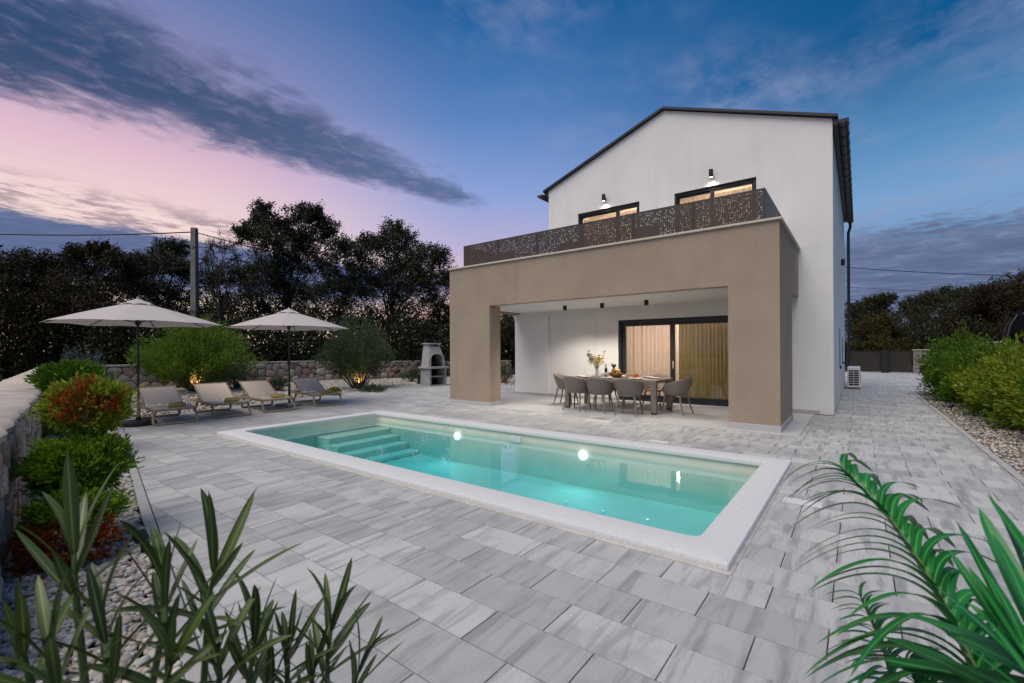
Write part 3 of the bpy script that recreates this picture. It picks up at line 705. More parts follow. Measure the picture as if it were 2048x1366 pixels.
for x_ in (-6.0, -3.0):
    c_ = MB().lathe([(0, .2), (.05, .2), (.052, .19), (.052, .0), (.044, 0), (.044, .03), (0, .03)], 20).box((0, .083, .1), (.04, .072, .08)).build('wall_lamp', M['black'], house, (x_, HY-.12, 5.90), smooth=True)
    MB().lathe([(0, .0), (.043, .0), (.043, .006), (0, .006)], 16).build('lamp_lens', M['lens'], c_, (0, 0, .012))
    spot('wall_lamp_light', c_, (0, 0, .005), 17, 104, (1, .86, .66), 1., (radians(14), 0, 0), r=.04)
    spot('wall_lamp_uplight', c_, (0, 0, .004), 2, 140, (1, .84, .62), .8)
# doors and windows
def glazed(name, x0, x1, z0, z1, y, split, parent, box_h=.0, handle=False, ww=.085, w=.07):
    fr = MB()
    fr.b2((x0, y, z0), (x0+w, y+.12, z1)); fr.b2((x1-w, y, z0), (x1, y+.12, z1)); fr.b2((x0+w, y, z1-w-box_h), (x1-w, y+.12, z1)); fr.b2((x0+w, y, z0), (x1-w, y+.12, z0+.06))
    f = fr.build(name, M['frame'], parent)
    top = z1-w-box_h; bot = z0+.06
    for k, (a, c, yy) in enumerate(((x0+w, split+.02, y+.065), (split-.07, x1-w, y+.02))):
        s_ = MB()
        s_.b2((a, yy, bot), (a+ww, yy+.04, top)); s_.b2((c-ww, yy, bot), (c, yy+.04, top)); s_.b2((a+ww, yy, top-ww), (c-ww, yy+.04, top)); s_.b2((a+ww, yy, bot), (c-ww, yy+.04, bot+ww))
        s_.build('sash', M['frame'], f)
        MB().b2((a+ww, yy+.016, bot+ww), (c-ww, yy+.022, top-ww)).build('pane', M['glass'], f)
    if box_h:
        for k in range(3): MB().b2((x0+.004, y-.012-.006*(k % 2), z1-.02-box_h/3*(k+1)), (x1-.004, y-.001, z1-.028-box_h/3*k), .003).build('shutter_slat', M['frame'], f)
    if handle: MB().b2((split-.005, y-.02, z0+.95), (split+.02, y+.018, z0+1.15), .004).build('handle', M['acwhite'], f)
    return f
glazed('sliding_door', *DOOR, HY+.06, -4.05, house, 0, True, .115)
for wi, sp_ in zip(WIN, (-5.62, -3.0)): glazed('balcony_door', *wi, HY+.04, sp_, house, .03, False, .055, .05)
def curtain(x0, x1, z0, z1, y, mt, pitch, label, amp=.035):
    n = int((x1-x0)/pitch*6); ph0 = random.random()*6
    b = MB(); b.grid(lambda u_, v_: (x0+(x1-x0)*u_, y+amp*(.5+.5*v_*0+.5*(1-v_))*sin(u_*(x1-x0)/pitch*2*pi+ph0+.9*sin(u_*9))+.01*sin(u_*41), z0+(z1-z0)*v_), n, 4)
    tag(b.build('curtain', mt, smooth=True, sharp=3), label, 'curtain', None)
curtain(-5.5, -4.05, .05, 2.34, HY+.36, M['curtain'], .12, 'pale pink sheer curtain behind the open half of the sliding door')
curtain(-4.0, -2.42, .05, 2.34, HY+.40, M['curtain_gold'], .10, 'golden yellow curtain behind the closed sliding door pane')
curtain(-6.9, -5.0, 3.3, 5.6, HY+.36, M['curtain'], .13, 'warm lit curtain in the balcony door farther from the gutter downpipe')
curtain(-3.93, -2.02, 3.3, 5.6, HY+.36, M['curtain'], .13, 'warm lit curtain in the balcony door nearer the gutter downpipe')

# ------------------------------------------------------------------ rubble walls
def voro(L, Hh, cell, seed):
    r_ = np.random.default_rng(seed); nu, nv = max(1, round(L/cell)), max(2, round(Hh/(cell*.72)))
    P = np.array([((i+.5+r_.uniform(-.36, .36)+(.5 if j % 2 else 0))*L/nu, (j+.5+r_.uniform(-.3, .3))*Hh/nv) for i in range(nu) for j in range(nv)])
    out = []
    for i, p in enumerate(P):
        d = np.hypot(P[:, 0]-p[0], P[:, 1]-p[1]); poly = [(max(0, p[0]-cell*1.6), 0), (min(L, p[0]+cell*1.6), 0), (min(L, p[0]+cell*1.6), Hh), (max(0, p[0]-cell*1.6), Hh)]
        for k in np.argsort(d)[1:14]:
            q = P[k]; n_ = p-q; m_ = (p+q)/2
            poly = clip(poly, n_[0], n_[1], -(n_@m_))
            if len(poly) < 3: break
        if area(poly) > .004: out.append(poly)
    return out
def rubble_face(parent, p0, p1, z0, z1, nrm, cell, seed):
    p0 = np.array(p0, float); p1 = np.array(p1, float); d = p1-p0; L = np.linalg.norm(d); d /= L; nrm = np.array(nrm, float); nrm /= np.linalg.norm(nrm); r_ = np.random.default_rng(seed)
    for poly in voro(L, z1-z0, cell, seed):
        P = np.array(poly); c = P.mean(0)
        # knock the corners off, leave a joint
        R_ = []
        for i in range(len(P)):
            a, b_, e = P[i-1], P[i], P[(i+1) % len(P)]
            R_ += [b_+(a-b_)*.22, b_+(e-b_)*.22]
        P = np.array(R_); v_ = P-c; ln = np.linalg.norm(v_, axis=1)[:, None]; O = c+v_*np.maximum(.3, 1-.011/ln); I = c+v_*r_.uniform(.62, .78)
        dep = r_.uniform(.02, .075); n = len(P); til = r_.uniform(-.02, .02, 2)
        W3 = lambda Q, o: [np.array((*(p0+d*q[0]+nrm*(o+(q-c)@til*.6)), z0+q[1])) for q in Q]
        w0 = np.array((*(p0+d*c[0]), z0+c[1]))
        vs = [p-w0 for p in W3(O, -.01)+W3(O, dep*.55)+W3(I, dep)]
        b = MB(); b.add(vs, [(k, (k+1) % n, n+(k+1) % n, n+k) for k in range(n)]+[(n+k, n+(k+1) % n, 2*n+(k+1) % n, 2*n+k) for k in range(n)]+[tuple(range(2*n, 3*n))])
        b.build('stone', M['stone'], parent, tuple(w0), smooth=True, sharp=.9)
lw = thing('rubble_wall', 'thick rubble stone wall with smooth top beside the topiary', 'wall')
wx0, wx1, WT = -3.0, -22.8, .985
th = .6
b = MB(); b.extr([(wx0, wall_y(wx0), -.05), (wx1-.3, wall_y(wx1-.3), -.05), (wx1-.3, wall_y(wx1-.3)-th, -.05), (wx0, wall_y(wx0)-th, -.05)], (0, 0, WT-.03)); b.build('core', M['mortar'], lw)
# the top screed has a wavering edge
N_ = 90; xs_ = np.linspace(wx0, wx1-.3, N_); e1 = [wall_y(x)+.045+random.uniform(-.018, .018) for x in xs_]; e2 = [wall_y(x)-th-.03+random.uniform(-.02, .02) for x in xs_]
b = MB(); vs = []
for x, a_, c_ in zip(xs_, e1, e2):
    zt = WT+random.uniform(-.005, .005); vs += [(x, a_-.01, WT-.075), (x, a_, WT-.03), (x, a_-.03, zt), (x, c_+.03, zt), (x, c_, WT-.03), (x, c_+.01, WT-.085)]
b.add(vs, [(i*6+k, i*6+k+1, i*6+7+k, i*6+6+k) for i in range(N_-1) for k in range(5)]); b.add(vs[:6], [tuple(range(6))]); b.build('screed_cap', M['walltop'], lw, smooth=True, sharp=.9)
rubble_face(lw, (wx0, wall_y(wx0)), (wx1, wall_y(wx1)), 0, WT-.07, (.158, 1), .25, 11)
def back_wall(pa, pb, zt, label, seed):
    w = thing('garden_wall', label, 'wall', group=None); d = np.array(pb)-np.array(pa); L = np.hypot(*d); n_ = np.array((d[1], -d[0]))/L
    A, B = np.array(pa), np.array(pb); t_ = .35
    b = MB(); b.extr([(*A, -.05), (*B, -.05), (*(B-n_*t_), -.05), (*(A-n_*t_), -.05)], (0, 0, zt-.01)); b.build('core', M['mortar'], w)
    b = MB(); b.extr([(*(A+n_*.05), zt-.05), (*(B+n_*.05), zt-.05), (*(B-n_*(t_+.04)), zt-.05), (*(A-n_*(t_+.04)), zt-.05)], (0, 0, .06)); b.build('screed_cap', M['walltop'], w)
    rubble_face(w, pa, pb, 0, zt-.055, n_, .42, seed)
back_wall(BW[0], BW[1], 1.0, 'long rubble garden wall behind the loungers and lime green bush', 21)
back_wall(BW[1], BW[2], .93, 'rubble garden wall behind the grey green shrub and barbecue', 22)
back_wall(BW[2], BW[3], .86, 'far rubble wall end seen through the gap beside the portico pillar', 23)

# ------------------------------------------------------------------ foliage
def unit(a): return a/np.maximum(np.linalg.norm(a, axis=-1, keepdims=True), 1e-9)
def leaf_mesh(name, P, D, size, asp, mt, r_=rng, rnd=None, curl=.0):
    """rhombic leaves at P pointing along D"""
    n = len(P); D = unit(D); s_ = np.asarray(size).reshape(-1, 1)*np.ones((n, 1)); q = unit(np.cross(D, unit(r_.normal(size=(n, 3)))))
    nz = np.cross(D, q)
    V = np.stack([P, P+D*s_*.5+q*s_*asp*.5+nz*s_*curl, P+D*s_, P+D*s_*.5-q*s_*asp*.5+nz*s_*curl], 1).reshape(-1, 3)
    return npmesh(name, V, np.arange(4*n).reshape(-1, 4), mt, r_.random(n) if rnd is None else rnd)
def tree(name, label, cat, lobes, base, mt, seed, leaf=.11, dens=1., trunk=.13, group=None, spread=1.4, depthv=None, bare=False):
    """lobes: (x,y,z,radius) foliage masses in metres, carried by limbs from a tapered trunk"""
    r_ = np.random.default_rng(seed); root = thing(name, label, cat, tuple(base), group=group); B0 = np.array(base)
    top = max(l[2] for l in lobes); bk = MB(); fork = B0+np.array([0, 0, .22*(top-B0[2])])
    cx = np.mean([l[0] for l in lobes]); cy = np.mean([l[1] for l in lobes]); mid = np.array([cx*.6+B0[0]*.4, cy*.6+B0[1]*.4, B0[2]+.55*(top-B0[2])])
    k1 = (B0+fork)/2+r_.normal(size=3)*.1
    bk.tube([B0-B0, k1-B0, fork-B0, (fork+mid)/2-B0+r_.normal(size=3)*.15, mid-B0], [trunk*1.25, trunk, trunk*.9, trunk*.65, trunk*.4], 7)
    LP, LD = [], []
    for lx, ly, lz, lr in lobes:
        c = np.array([lx, ly, lz]); t_ = min(1, max(.12, (lz-B0[2])/(top-B0[2])*.75)); st_ = fork+(mid-fork)*max(0, (t_-.2)/.8)
        w1 = st_+(c-st_)*.4+r_.normal(size=3)*.18*lr+np.array([0, 0, .1]); w2 = st_+(c-st_)*.75+r_.normal(size=3)*.2*lr
        bk.tube([st_-B0, w1-B0, w2-B0, c-B0], [trunk*.42, trunk*.3, trunk*.2, trunk*.12], 5)
        nt_ = int(30*dens*(.6+lr)); dirs = unit(r_.normal(size=(nt_, 3))+np.array([0, 0, .25]))
        ends = c+dirs*lr*r_.uniform(.4, 1.28, (nt_, 1))*np.array([1, 1, .85])
        for e in ends:
            bend = (c+e)/2+r_.normal(size=3)*.1*lr
            bk.tube([c-B0, bend-B0, e-B0], [trunk*.10, trunk*.07, .008], 3, cap=False)
            if bare:
                for _ in range(5):
                    f0 = c+(e-c)*r_.uniform(.4, 1.); f1 = f0+unit(e-c+r_.normal(size=3)*lr*.6)*lr*.45; bk.tube([f0-B0, (f0+f1)/2-B0+r_.normal(size=3)*.04, f1-B0], [.016, .012, .007], 3, cap=False)
            else:
                m_ = int(r_.integers(16, 34)*dens); t2 = r_.uniform(.72, 1.1, (m_, 1))
                LP.append(c+(e-c)*t2+r_.normal(size=(m_, 3))*.125*lr**.6); LD.append(unit(e-c)+r_.normal(size=(m_, 3))*.9)
    bk.build('trunk', M['bark'], root)
    if LP:
        LP = np.concatenate(LP); LD = np.concatenate(LD)
        new_obj('crown', leaf_mesh('crown', LP-B0, LD, r_.uniform(.7, 1.3, len(LP))*leaf, .55, mt, r_), root)
    return root
def lobes_px(L, D, seed, dj=1.3):
    r_ = np.random.default_rng(seed); out = []
    for px, py, rp in L:
        d = D+r_.uniform(-dj, dj); p = at(px, py, d); out.append((*p, rp*d/F_PX))
    return out
def ground_at(px, D):
    p = at(px, Y0, D); return (p[0], p[1], -.09)
oakspec = [
 ('dark oak with the tallest uneven crown rising behind the second parasol', 575, 26, 'oak', [(527, 420, 19), (518, 450, 26), (493, 470, 22), (540, 482, 38), (600, 430, 26), (632, 430, 20), (655, 455, 22), (620, 482, 42), (575, 530, 46), (528, 545, 42), (640, 535, 42), (684, 500, 26), (500, 595, 36), (610, 595, 40), (668, 585, 34), (470, 640, 40), (540, 640, 45), (610, 650, 45), (680, 640, 40), (560, 580, 42), (482, 555, 30), (590, 490, 34), (560, 455, 24)]),
 ('dark oak with rounded twin tops between the tallest oak and the portico', 772, 28, 'oak', [(790, 464, 24), (770, 490, 28), (812, 486, 24), (735, 490, 24), (720, 522, 33), (782, 540, 42), (850, 510, 28), (878, 516, 22), (860, 560, 38), (718, 590, 40), (800, 600, 40), (872, 610, 36), (897, 560, 24), (740, 650, 42), (800, 655, 42), (860, 660, 40), (755, 560, 38), (832, 560, 34), (694, 560, 30), (820, 520, 28)]),
 ('brownish oak leaning over the rubble wall at the far garden corner', 60, 24, 'oakbrown', [(5, 532, 35), (62, 526, 28), (105, 538, 30), (40, 572, 50), (105, 585, 50), (5, 620, 60), (85, 640, 62), (-60, 560, 60)]),
 ('dense brownish oak rising straight behind the first parasol canopy', 190, 25, 'oakbrown', [(150, 512, 22), (200, 504, 20), (237, 520, 24), (182, 545, 44), (232, 562, 40), (150, 592, 50), (215, 620, 55), (268, 545, 20), (165, 650, 60)]),
 ('small dark oak standing close against the concrete pole', 335, 27, 'oak', [(325, 508, 26), (350, 500, 22), (298, 530, 26), (340, 545, 38), (374, 540, 22), (312, 590, 42), (362, 600, 36), (425, 565, 34), (440, 615, 40), (350, 650, 42), (415, 655, 42), (300, 640, 42), (280, 580, 30)]),
 ('low dark oak filling the gap beside the portico pillar', 960, 30, 'oak', [(940, 640, 40), (990, 655, 42), (1020, 662, 42), (960, 680, 40), (1045, 670, 42), (905, 640, 40)]),
]
for i, (lab, px_, D_, mt_, L_) in enumerate(oakspec):
    tree('oak_tree', lab, 'tree', lobes_px(L_, D_, 100+i), ground_at(px_, D_), M[mt_], 200+i, .115, 1.65, .12, group='trees beyond the garden wall')
tree('bare_tree', 'leafless thin-branched tree just right of the concrete pole', 'tree', lobes_px([(420, 496, 24), (452, 498, 28), (412, 525, 24), (445, 535, 26), (470, 520, 18)], 24.5, 9, .5), ground_at(440, 24.5), M['oak'], 77, trunk=.12, dens=.6, bare=True, group='trees beyond the garden wall')
eastspec = [
 ('dark tree with a knobbly top rising over the gate beside the house', 1745, 48, 'fieldoak', [(1715, 622, 22), (1748, 608, 20), (1775, 600, 13), (1720, 655, 30), (1752, 640, 30)]),
 ('yellow brown autumn tree behind the dark gate', 1775, 45, 'autumn', [(1770, 652, 30), (1738, 668, 26), (1798, 676, 24), (1765, 690, 26), (1725, 690, 20)]),
 ('wide dark tree behind the grey wall right of the gate', 1870, 48, 'fieldoak', [(1828, 618, 26), (1862, 600, 20), (1893, 594, 22), (1925, 592, 18), (1900, 632, 44), (1842, 652, 38), (1940, 640, 36), (1890, 670, 40)]),
 ('tall dark tree rising behind the black trampoline net', 2000, 44, 'oakbrown', [(1962, 592, 24), (1995, 592, 30), (2032, 576, 34), (2010, 622, 46), (1955, 640, 36), (2060, 600, 44), (2045, 650, 46), (1985, 670, 44)]),
]
for i, (lab, px_, D_, mt_, L_) in enumerate(eastspec):
    tree('field_tree', lab, 'tree', lobes_px(L_, D_, 300+i), ground_at(px_, D_), M[mt_], 400+i, .18, 1.5, .14, group='trees beyond the gate')
# dark undergrowth under the oaks: each bush its own thing
def bush(name, label, cat, c, rx, rz_, n, size, asp, mt, seed, group=None, jag=.25, stem='bark', lift=.0, part='foliage'):
    r_ = np.random.default_rng(seed); root = thing(name, label, cat, tuple(c), group=group)
    d = unit(r_.normal(size=(n, 3))); d[:, 2] = np.abs(d[:, 2])*1.0-.12
    ph_ = r_.uniform(0, 6, 6); lump = 1+jag*(np.sin(d[:, 0]*5+ph_[0])*np.sin(d[:, 1]*5+ph_[1])+.6*np.sin(d[:, 2]*9+ph_[2]+d[:, 0]*7))
    rad = (r_.random((n, 1))**.35)*lump[:, None]
    P = d*rad*np.array([rx, rx, rz_])+np.array([0, 0, lift+rz_*.12])
    P[:, 2] = np.maximum(P[:, 2], .02)
    new_obj(part, leaf_mesh(part, P, d+np.array([0, 0, .4])+r_.normal(size=(n, 3))*.6, r_.uniform(.7, 1.3, n)*size, asp, mt, r_), root)
    b = MB()
    for k in range(5):
        a = r_.uniform(0, 6.28); b.tube([(0, 0, 0), (.25*rx*cos(a), .25*rx*sin(a), .35*rz_+lift*.5), (.5*rx*cos(a), .5*rx*sin(a), .7*rz_+lift)], [.03*rx, .02*rx, .008], 5)
    b.build('stem', M[stem], root); return root
ug = [(10, 22.8, 190), (95, 23.5, 165), (180, 24.5, 160), (262, 23.8, 130), (345, 24.5, 112), (430, 23.9, 100), (512, 24.5, 108), (600, 25.2, 98), (690, 26, 100), (775, 26.8, 108), (850, 27.4, 104), (925, 28.4, 110), (1010, 30.5, 110)]
for i, (px_, D_, hp) in enumerate(ug):
    c = ground_at(px_, D_); hz = (hp/F_PX*D_)
    bush('thicket_bush', 'dark bush in the thicket beyond the garden wall under the oaks', 'bush', c, 1.95, hz*1.15, 7000, .17, .62, M['oakbrown' if i < 3 else 'oak'], 500+i, group='thicket bushes under the oaks', jag=.22)
for i, (px_, D_, hp, mt_) in enumerate([(1712, 42, 14, 'autumn'), (1745, 41, 16, 'autumn'), (1790, 42, 20, 'autumn'), (1835, 43, 42, 'oak'), (1885, 43, 55, 'oakbrown'), (1935, 43, 60, 'oak'), (1990, 42, 60, 'oakbrown'), (2045, 42, 62, 'oak')]):
    c = ground_at(px_, D_)
    bush('field_bush', 'low scrub bush beyond the gate and grey wall', 'bush', c, 2.3, (1.5+hp/F_PX*D_), 3400, .24, .6, M[mt_], 560+i, group='scrub bushes beyond the gate', jag=.22)
# fine-twigged garden shrubs
def twig_bush(name, label, c, r, hgt, ns, nl, size, asp, mt, seed, up=.55, bark='barklight', r0=.12, fan=1.):
    r_ = np.random.default_rng(seed); root = thing(name, label, 'shrub', tuple(c)); b = MB(); LP, LD = [], []
    for i in range(ns):
        a = r_.uniform(0, 2*pi); e = r_.random()**.6; rr_ = r*e*fan
        top = hgt*(1-.55*e**2.4)*r_.uniform(.72, 1.08)
        p0 = np.array([r0*cos(a)*e, r0*sin(a)*e, 0]); p3 = np.array([rr_*cos(a), rr_*sin(a), top]); p1 = np.array([rr_*.45*cos(a), rr_*.45*sin(a), top*.45])+r_.normal(size=3)*.05
        tt = np.linspace(0, 1, 5)[:, None]; cur = (1-tt)**2*p0+2*tt*(1-tt)*p1+tt**2*p3
        if i % 2 == 0: b.tube(cur, np.linspace(.018, .004, 5)*(1 if i % 6 else 1.8), 4, cap=False)
        t_ = r_.uniform(.28, 1., (nl, 1))**.8; base = (1-t_)**2*p0+2*t_*(1-t_)*p1+t_**2*p3
        dr = unit(2*(1-t_)*(p1-p0)+2*t_*(p3-p1))
        side = unit(r_.normal(size=(nl, 3))); sub = base+side*r_.uniform(0, .16, (nl, 1))*r*.75+dr*.1
        LP.append(sub); LD.append(dr*.9+side*.7+np.array([0, 0, .25]))
    b.build('stems', M[bark], root)
    LP = np.concatenate(LP); LD = np.concatenate(LD); LP[:, 2] = np.maximum(LP[:, 2], .05)
    new_obj('foliage', leaf_mesh('foliage', LP, LD, r_.uniform(.7, 1.35, len(LP))*size, asp, mt, r_), root); return root
c1 = at(392, Y0, 17.3); c2 = at(716, Y0, 18.3)
twig_bush('garden_shrub', 'large lime green feathery shrub lit from below behind the loungers', (c1[0], c1[1], -.02), 2.15, 2.62, 190, 190, .105, .32, M['willow'], 31)
twig_bush('garden_shrub', 'fan shaped grey green shrub with lit trunk in front of the rubble wall', (c2[0], c2[1], -.02), 1.55, 2.75, 130, 170, .09, .28, M['olive'], 32, r0=.2)
sm = [((557, 17.4, .34, .42), 'olive', 'small dark leafy shrub in gravel beside the fourth lounger backrest'), ((669, 15.6, .22, .16), 'willow', 'small round green cushion plant at the gravel edge'), ((744, 16.8, .42, .16), 'olive', 'low dark spreading plant below the lit grey green shrub'), ((823, 22., .5, .55), 'olive', 'dark round shrub against the wall left of the barbecue'), ((1008, 21., .55, .8), 'olive', 'dark shrub in gravel seen through the gap beside the portico pillar'), ((165, 13.5, .62, .55), 'lavender', None), ((470, 18.5, .9, .95), 'olive', 'dull green shrub growing beside the lime green shrub')]
for i, ((px_, D_, r_0, h_0), mt_, lab) in enumerate(sm):
    if lab is None: continue
    p = at(px_, Y0, D_); twig_bush('small_plant', lab, (p[0], p[1], -.02), r_0, h_0, 40, 60, .06, .3, M[mt_], 40+i, r0=.08)
p = at(160, Y0, 13.2); twig_bush('silver_shrub', 'blue grey feathery shrub rising behind the rubble wall corner', (p[0], p[1], -.02), .75, 1.55, 60, 90, .09, .2, M['lavender'], 51, r0=.1)

# thuja topiary ------------------------------------------------------
def sprays(root, part, c, rx, rz_, n, size, mt, seed, sel=None, jag=.10, flat=.0):
    r_ = np.random.default_rng(seed); d = unit(r_.normal(size=(n, 3))); ph_ = r_.uniform(0, 6, 6)
    lump = 1+jag*(np.sin(d[:, 0]*7+ph_[0])*np.sin(d[:, 1]*7+ph_[1])+.7*np.sin(d[:, 2]*8+ph_[2]+d[:, 1]*5))
    if sel is not None:
        k = sel(d); d = d[k]; lump = lump[k]
    m_ = len(d); rad = (r_.uniform(.35, 1., (m_, 1))**.42)*lump[:, None]*(1+.28*r_.random((m_, 1))**9)
    P = d*rad*np.array([rx, rx, rz_])+np.array(c)
    # each spray: a fan of five small scales
    D0 = unit(d+np.array([0, 0, .5])+r_.normal(size=(m_, 3))*.35); q = unit(np.cross(D0, r_.normal(size=(m_, 3))))
    PP, DD, SS = [], [], []
    for k, (a, l_, s_) in enumerate(((0, 0, 1.), (.6, .25, .75), (-.6, .25, .75), (.5, .6, .6), (-.5, .6, .6), (0, .75, .8))):
        PP.append(P+D0*size*l_); DD.append(D0+q*a); SS.append(r_.uniform(.8, 1.2, m_)*size*s_)
    rr_ = np.concatenate([r_.random(m_)]*6)
    PP = np.concatenate(PP); PP[:, 2] = np.maximum(PP[:, 2], .015)
    new_obj(part, leaf_mesh(part, PP, np.concatenate(DD), np.concatenate(SS), .38, mt, r_, rr_), root)
def wave(d, s_): return np.sin(d[:, 0]*3.1+s_)+np.sin(d[:, 1]*3.7+1.7*s_)+np.sin(d[:, 2]*4.3+.6*s_)
def toward(d, v_, c): return d@unit(np.array(v_, float)) > c
tp = at(160, Y0, 3.62); tz = thing('cloud_topiary', 'cloud pruned thuja with round russet topped ball beside the rubble wall', 'topiary', (tp[0], tp[1], -.02)); T0 = np.array((tp[0], tp[1], -.02))
viewd = np.array([-tp[0], -tp[1], 0])/np.hypot(tp[0], tp[1])+np.array([0, 0, .25])
def redsel(d): return toward(d, viewd+np.array([0, 0, .15]), .52) & (wave(d, 2.) > -1.6)
uc, mc, lc = at(178, 812, 3.78)-T0, at(160, 930, 3.62)-T0, at(152, 1062, 3.36)-T0
sprays(tz, 'russet_foliage_ball', uc, .245, .20, 2300, .034, M['thujared'], 61, redsel)
sprays(tz, 'foliage_ball', uc, .25, .205, 5200, .034, M['thujagold'], 62, lambda d: ~redsel(d) | (np.random.default_rng(1).random(len(d)) < .10))
sprays(tz, 'foliage_ball', mc, .285, .205, 6500, .036, M['thuja'], 63, jag=.13)
sprays(tz, 'russet_foliage_ball', mc, .25, .17, 500, .034, M['thujared'], 64, lambda d: toward(d, -fw+np.array([0, 0, -.2]), .75) & (wave(d, 4.) > .3))
sprays(tz, 'foliage_ball', lc+np.array([0, 0, .10]), .25, .19, 3600, .036, M['thuja'], 65, lambda d: d[:, 2] > -.2, jag=.14)
sprays(tz, 'russet_foliage_ball', lc+np.array([.02, 0, -.03]), .30, .19, 3600, .036, M['thujared'], 66, lambda d: (d@unit(-fw+hv*.1) > .05), jag=.14)
b = MB(); b.tube([(0, 0, 0), tuple(lc*.5+mc*.5*np.array([1, 1, .6])), tuple(mc), tuple((mc+uc)/2), tuple(uc)], [.035, .03, .028, .024, .018], 8); b.build('trunk', M['barklight'], tz)
p = at(140, Y0, 6.7); t2 = thing('cloud_topiary', 'green thuja ball peeping up behind the russet topped topiary', 'topiary', (p[0], p[1], -.02))
sprays(t2, 'foliage_ball', (0, 0, 1.13), .36, .22, 3000, .05, M['hedge'], 67); sprays(t2, 'foliage_ball', (0, 0, .55), .42, .26, 1800, .05, M['thuja'], 68)
b = MB(); b.tube([(0, 0, 0), (.02, .01, .6), (0, 0, 1.1)], [.035, .028, .02], 8); b.build('trunk', M['barklight'], t2)
# hedge plants beside the drive
hsp = [(2.45, 19.4, .8, 1.62, 'hedge'), (2.6, 17.6, .95, 1.30, 'hedge'), (2.75, 15.8, .95, 1.42, 'hedge'), (2.9, 14.0, 1.0, 1.25, 'hedgegold'), (2.95, 12.3, 1.0, 1.36, 'hedgegold'), (3.1, 10.7, 1.0, 1.28, 'hedgegold'), (3.2, 9.1, 1.0, 1.34, 'hedgegold')]
hl_ = ['green thuja at the hedge end nearest the dark gate', 'green hedge thuja second from the dark gate', 'green hedge thuja third from the dark gate', 'yellow green hedge thuja at the middle of the hedge row', 'yellow green hedge thuja third from the open end of the hedge', 'yellow green hedge thuja second from the open end of the hedge', 'yellow green hedge thuja closing the open end of the hedge']
for i, (x_, y_, r_0, h_0, mt_) in enumerate(hsp):
    t_ = thing('hedge_thuja', hl_[i], 'hedge', (x_, y_, -.02), group='thuja hedge along the drive')
    sprays(t_, 'foliage', (0, 0, h_0*.52), r_0, h_0*.56, 7600, .075, M[mt_], 80+i, jag=.24)
    sprays(t_, 'foliage_tips', (0, 0, h_0*.52), r_0*1.04, h_0*.60, 1600, .08, M['hedgegold' if mt_ == 'hedge' else 'hedge'], 90+i, lambda d: wave(d, i) > .2, jag=.24)
    b = MB(); b.tube([(0, 0, 0), (0, .02, h_0*.5), (.02, 0, h_0*.95)], [.06, .04, .01], 7); b.build('trunk', M['barklight'], t_)

# ------------------------------------------------------------------ dining set on the terrace
FZ0 = .007
def chair_proto():
    root = thing('dining_chair', '', 'chair')
    def shell(u_, v_):
        a = radians(-122+244*u_); e = abs(a)/radians(122)
        top = .835-.20*e**1.5-(.10*max(0, e-.86)/.14); r_ = .215+.075*v_+.015*sin(v_*pi)
        z = .425+(top-.425)*v_
        lean = -.075*v_*max(0, cos(a))
        return (-cos(a)*r_*1.02+lean+.02, sin(a)*(r_+.03), z)
    o = MB().grid(shell, 30, 8).build('backrest', M['chair'], root, smooth=True, sharp=3); md = o.modifiers.new('thick', 'SOLIDIFY'); md.thickness = .014; md.offset = 0
    b = MB(); n = 28; prof = [(0, .432), (.12, .434), (.20, .444), (.235, .448), (.238, .43), (.21, .412), (0, .405)]
    b.lathe(prof, n); b.v = [(x*1.05+.02, y*1.03, z) for x, y, z in b.v]; b.build('seat', M['chair'], root, smooth=True)
    for sx, sy in ((1, 1), (1, -1), (-1, 1), (-1, -1)):
        MB().tube([(sx*.175, sy*.175, .425), (sx*.205, sy*.20, .24), (sx*.25-(.03 if sx < 0 else 0), sy*.235, 0)], [.026, .02, .013], 8).build('leg', M['chair'], root, smooth=True)
    return root
ch0 = chair_proto()
CH = [(-5.60, 10.02, 88, 'taupe armchair on the pool side of the table, beside the vase end'), (-4.95, 9.96, 92, 'taupe armchair on the pool side of the table between two others'), (-4.22, 9.97, 96, 'taupe armchair on the pool side of the table, next to the thick pillar end'),
      (-6.42, 10.88, 8, 'taupe armchair at the table end facing away from the wing wall'), (-3.38, 10.72, 170, 'taupe armchair at the table end in front of the golden curtain'),
      (-5.6, 11.62, -90, 'taupe armchair on the house side of the table behind the flowers'), (-4.92, 11.62, -88, 'taupe armchair on the house side of the table behind the fruit bowl'), (-4.2, 11.62, -93, 'taupe armchair on the house side of the table behind the juice carafe')]
for i, (x_, y_, a_, lab) in enumerate(CH):
    o = ch0 if i == 0 else copy_tree(ch0)
    o.location = (x_, y_, FZ0); o.rotation_euler = (0, 0, radians(a_)); o.scale = (1.03,)*3; o['label'] = lab; o['group'] = 'chairs round the terrace table'
tx0, tx1, ty0, ty1, TT = -6.09, -3.68, 10.22, 11.40, .79
tb = thing('dining_table', 'long taupe slatted dining table laid for a meal on the terrace', 'table', ((tx0+tx1)/2, (ty0+ty1)/2, FZ0))
tl_ = tb.location
def loc_(b): b.v = [(x-tl_[0], y-tl_[1], z-tl_[2]) for x, y, z in b.v]; return b
for k in range(8):
    a = ty0+.06+(ty1-ty0-.12)*k/8; loc_(MB().b2((tx0+.06, a+.003, TT-.028), (tx1-.06, a+(ty1-ty0-.12)/8-.003, TT), .003)).build('slat', M['table'], tb)
b = MB(); b.b2((tx0, ty0, TT-.075), (tx1, ty0+.06, TT+.001), .004); b.b2((tx0, ty1-.06, TT-.075), (tx1, ty1, TT+.001), .004); b.b2((tx0, ty0+.061, TT-.075), (tx0+.06, ty1-.061, TT+.001), .004); b.b2((tx1-.06, ty0+.061, TT-.075), (tx1, ty1-.061, TT+.001), .004)
loc_(b).build('table_frame', M['table'], tb)
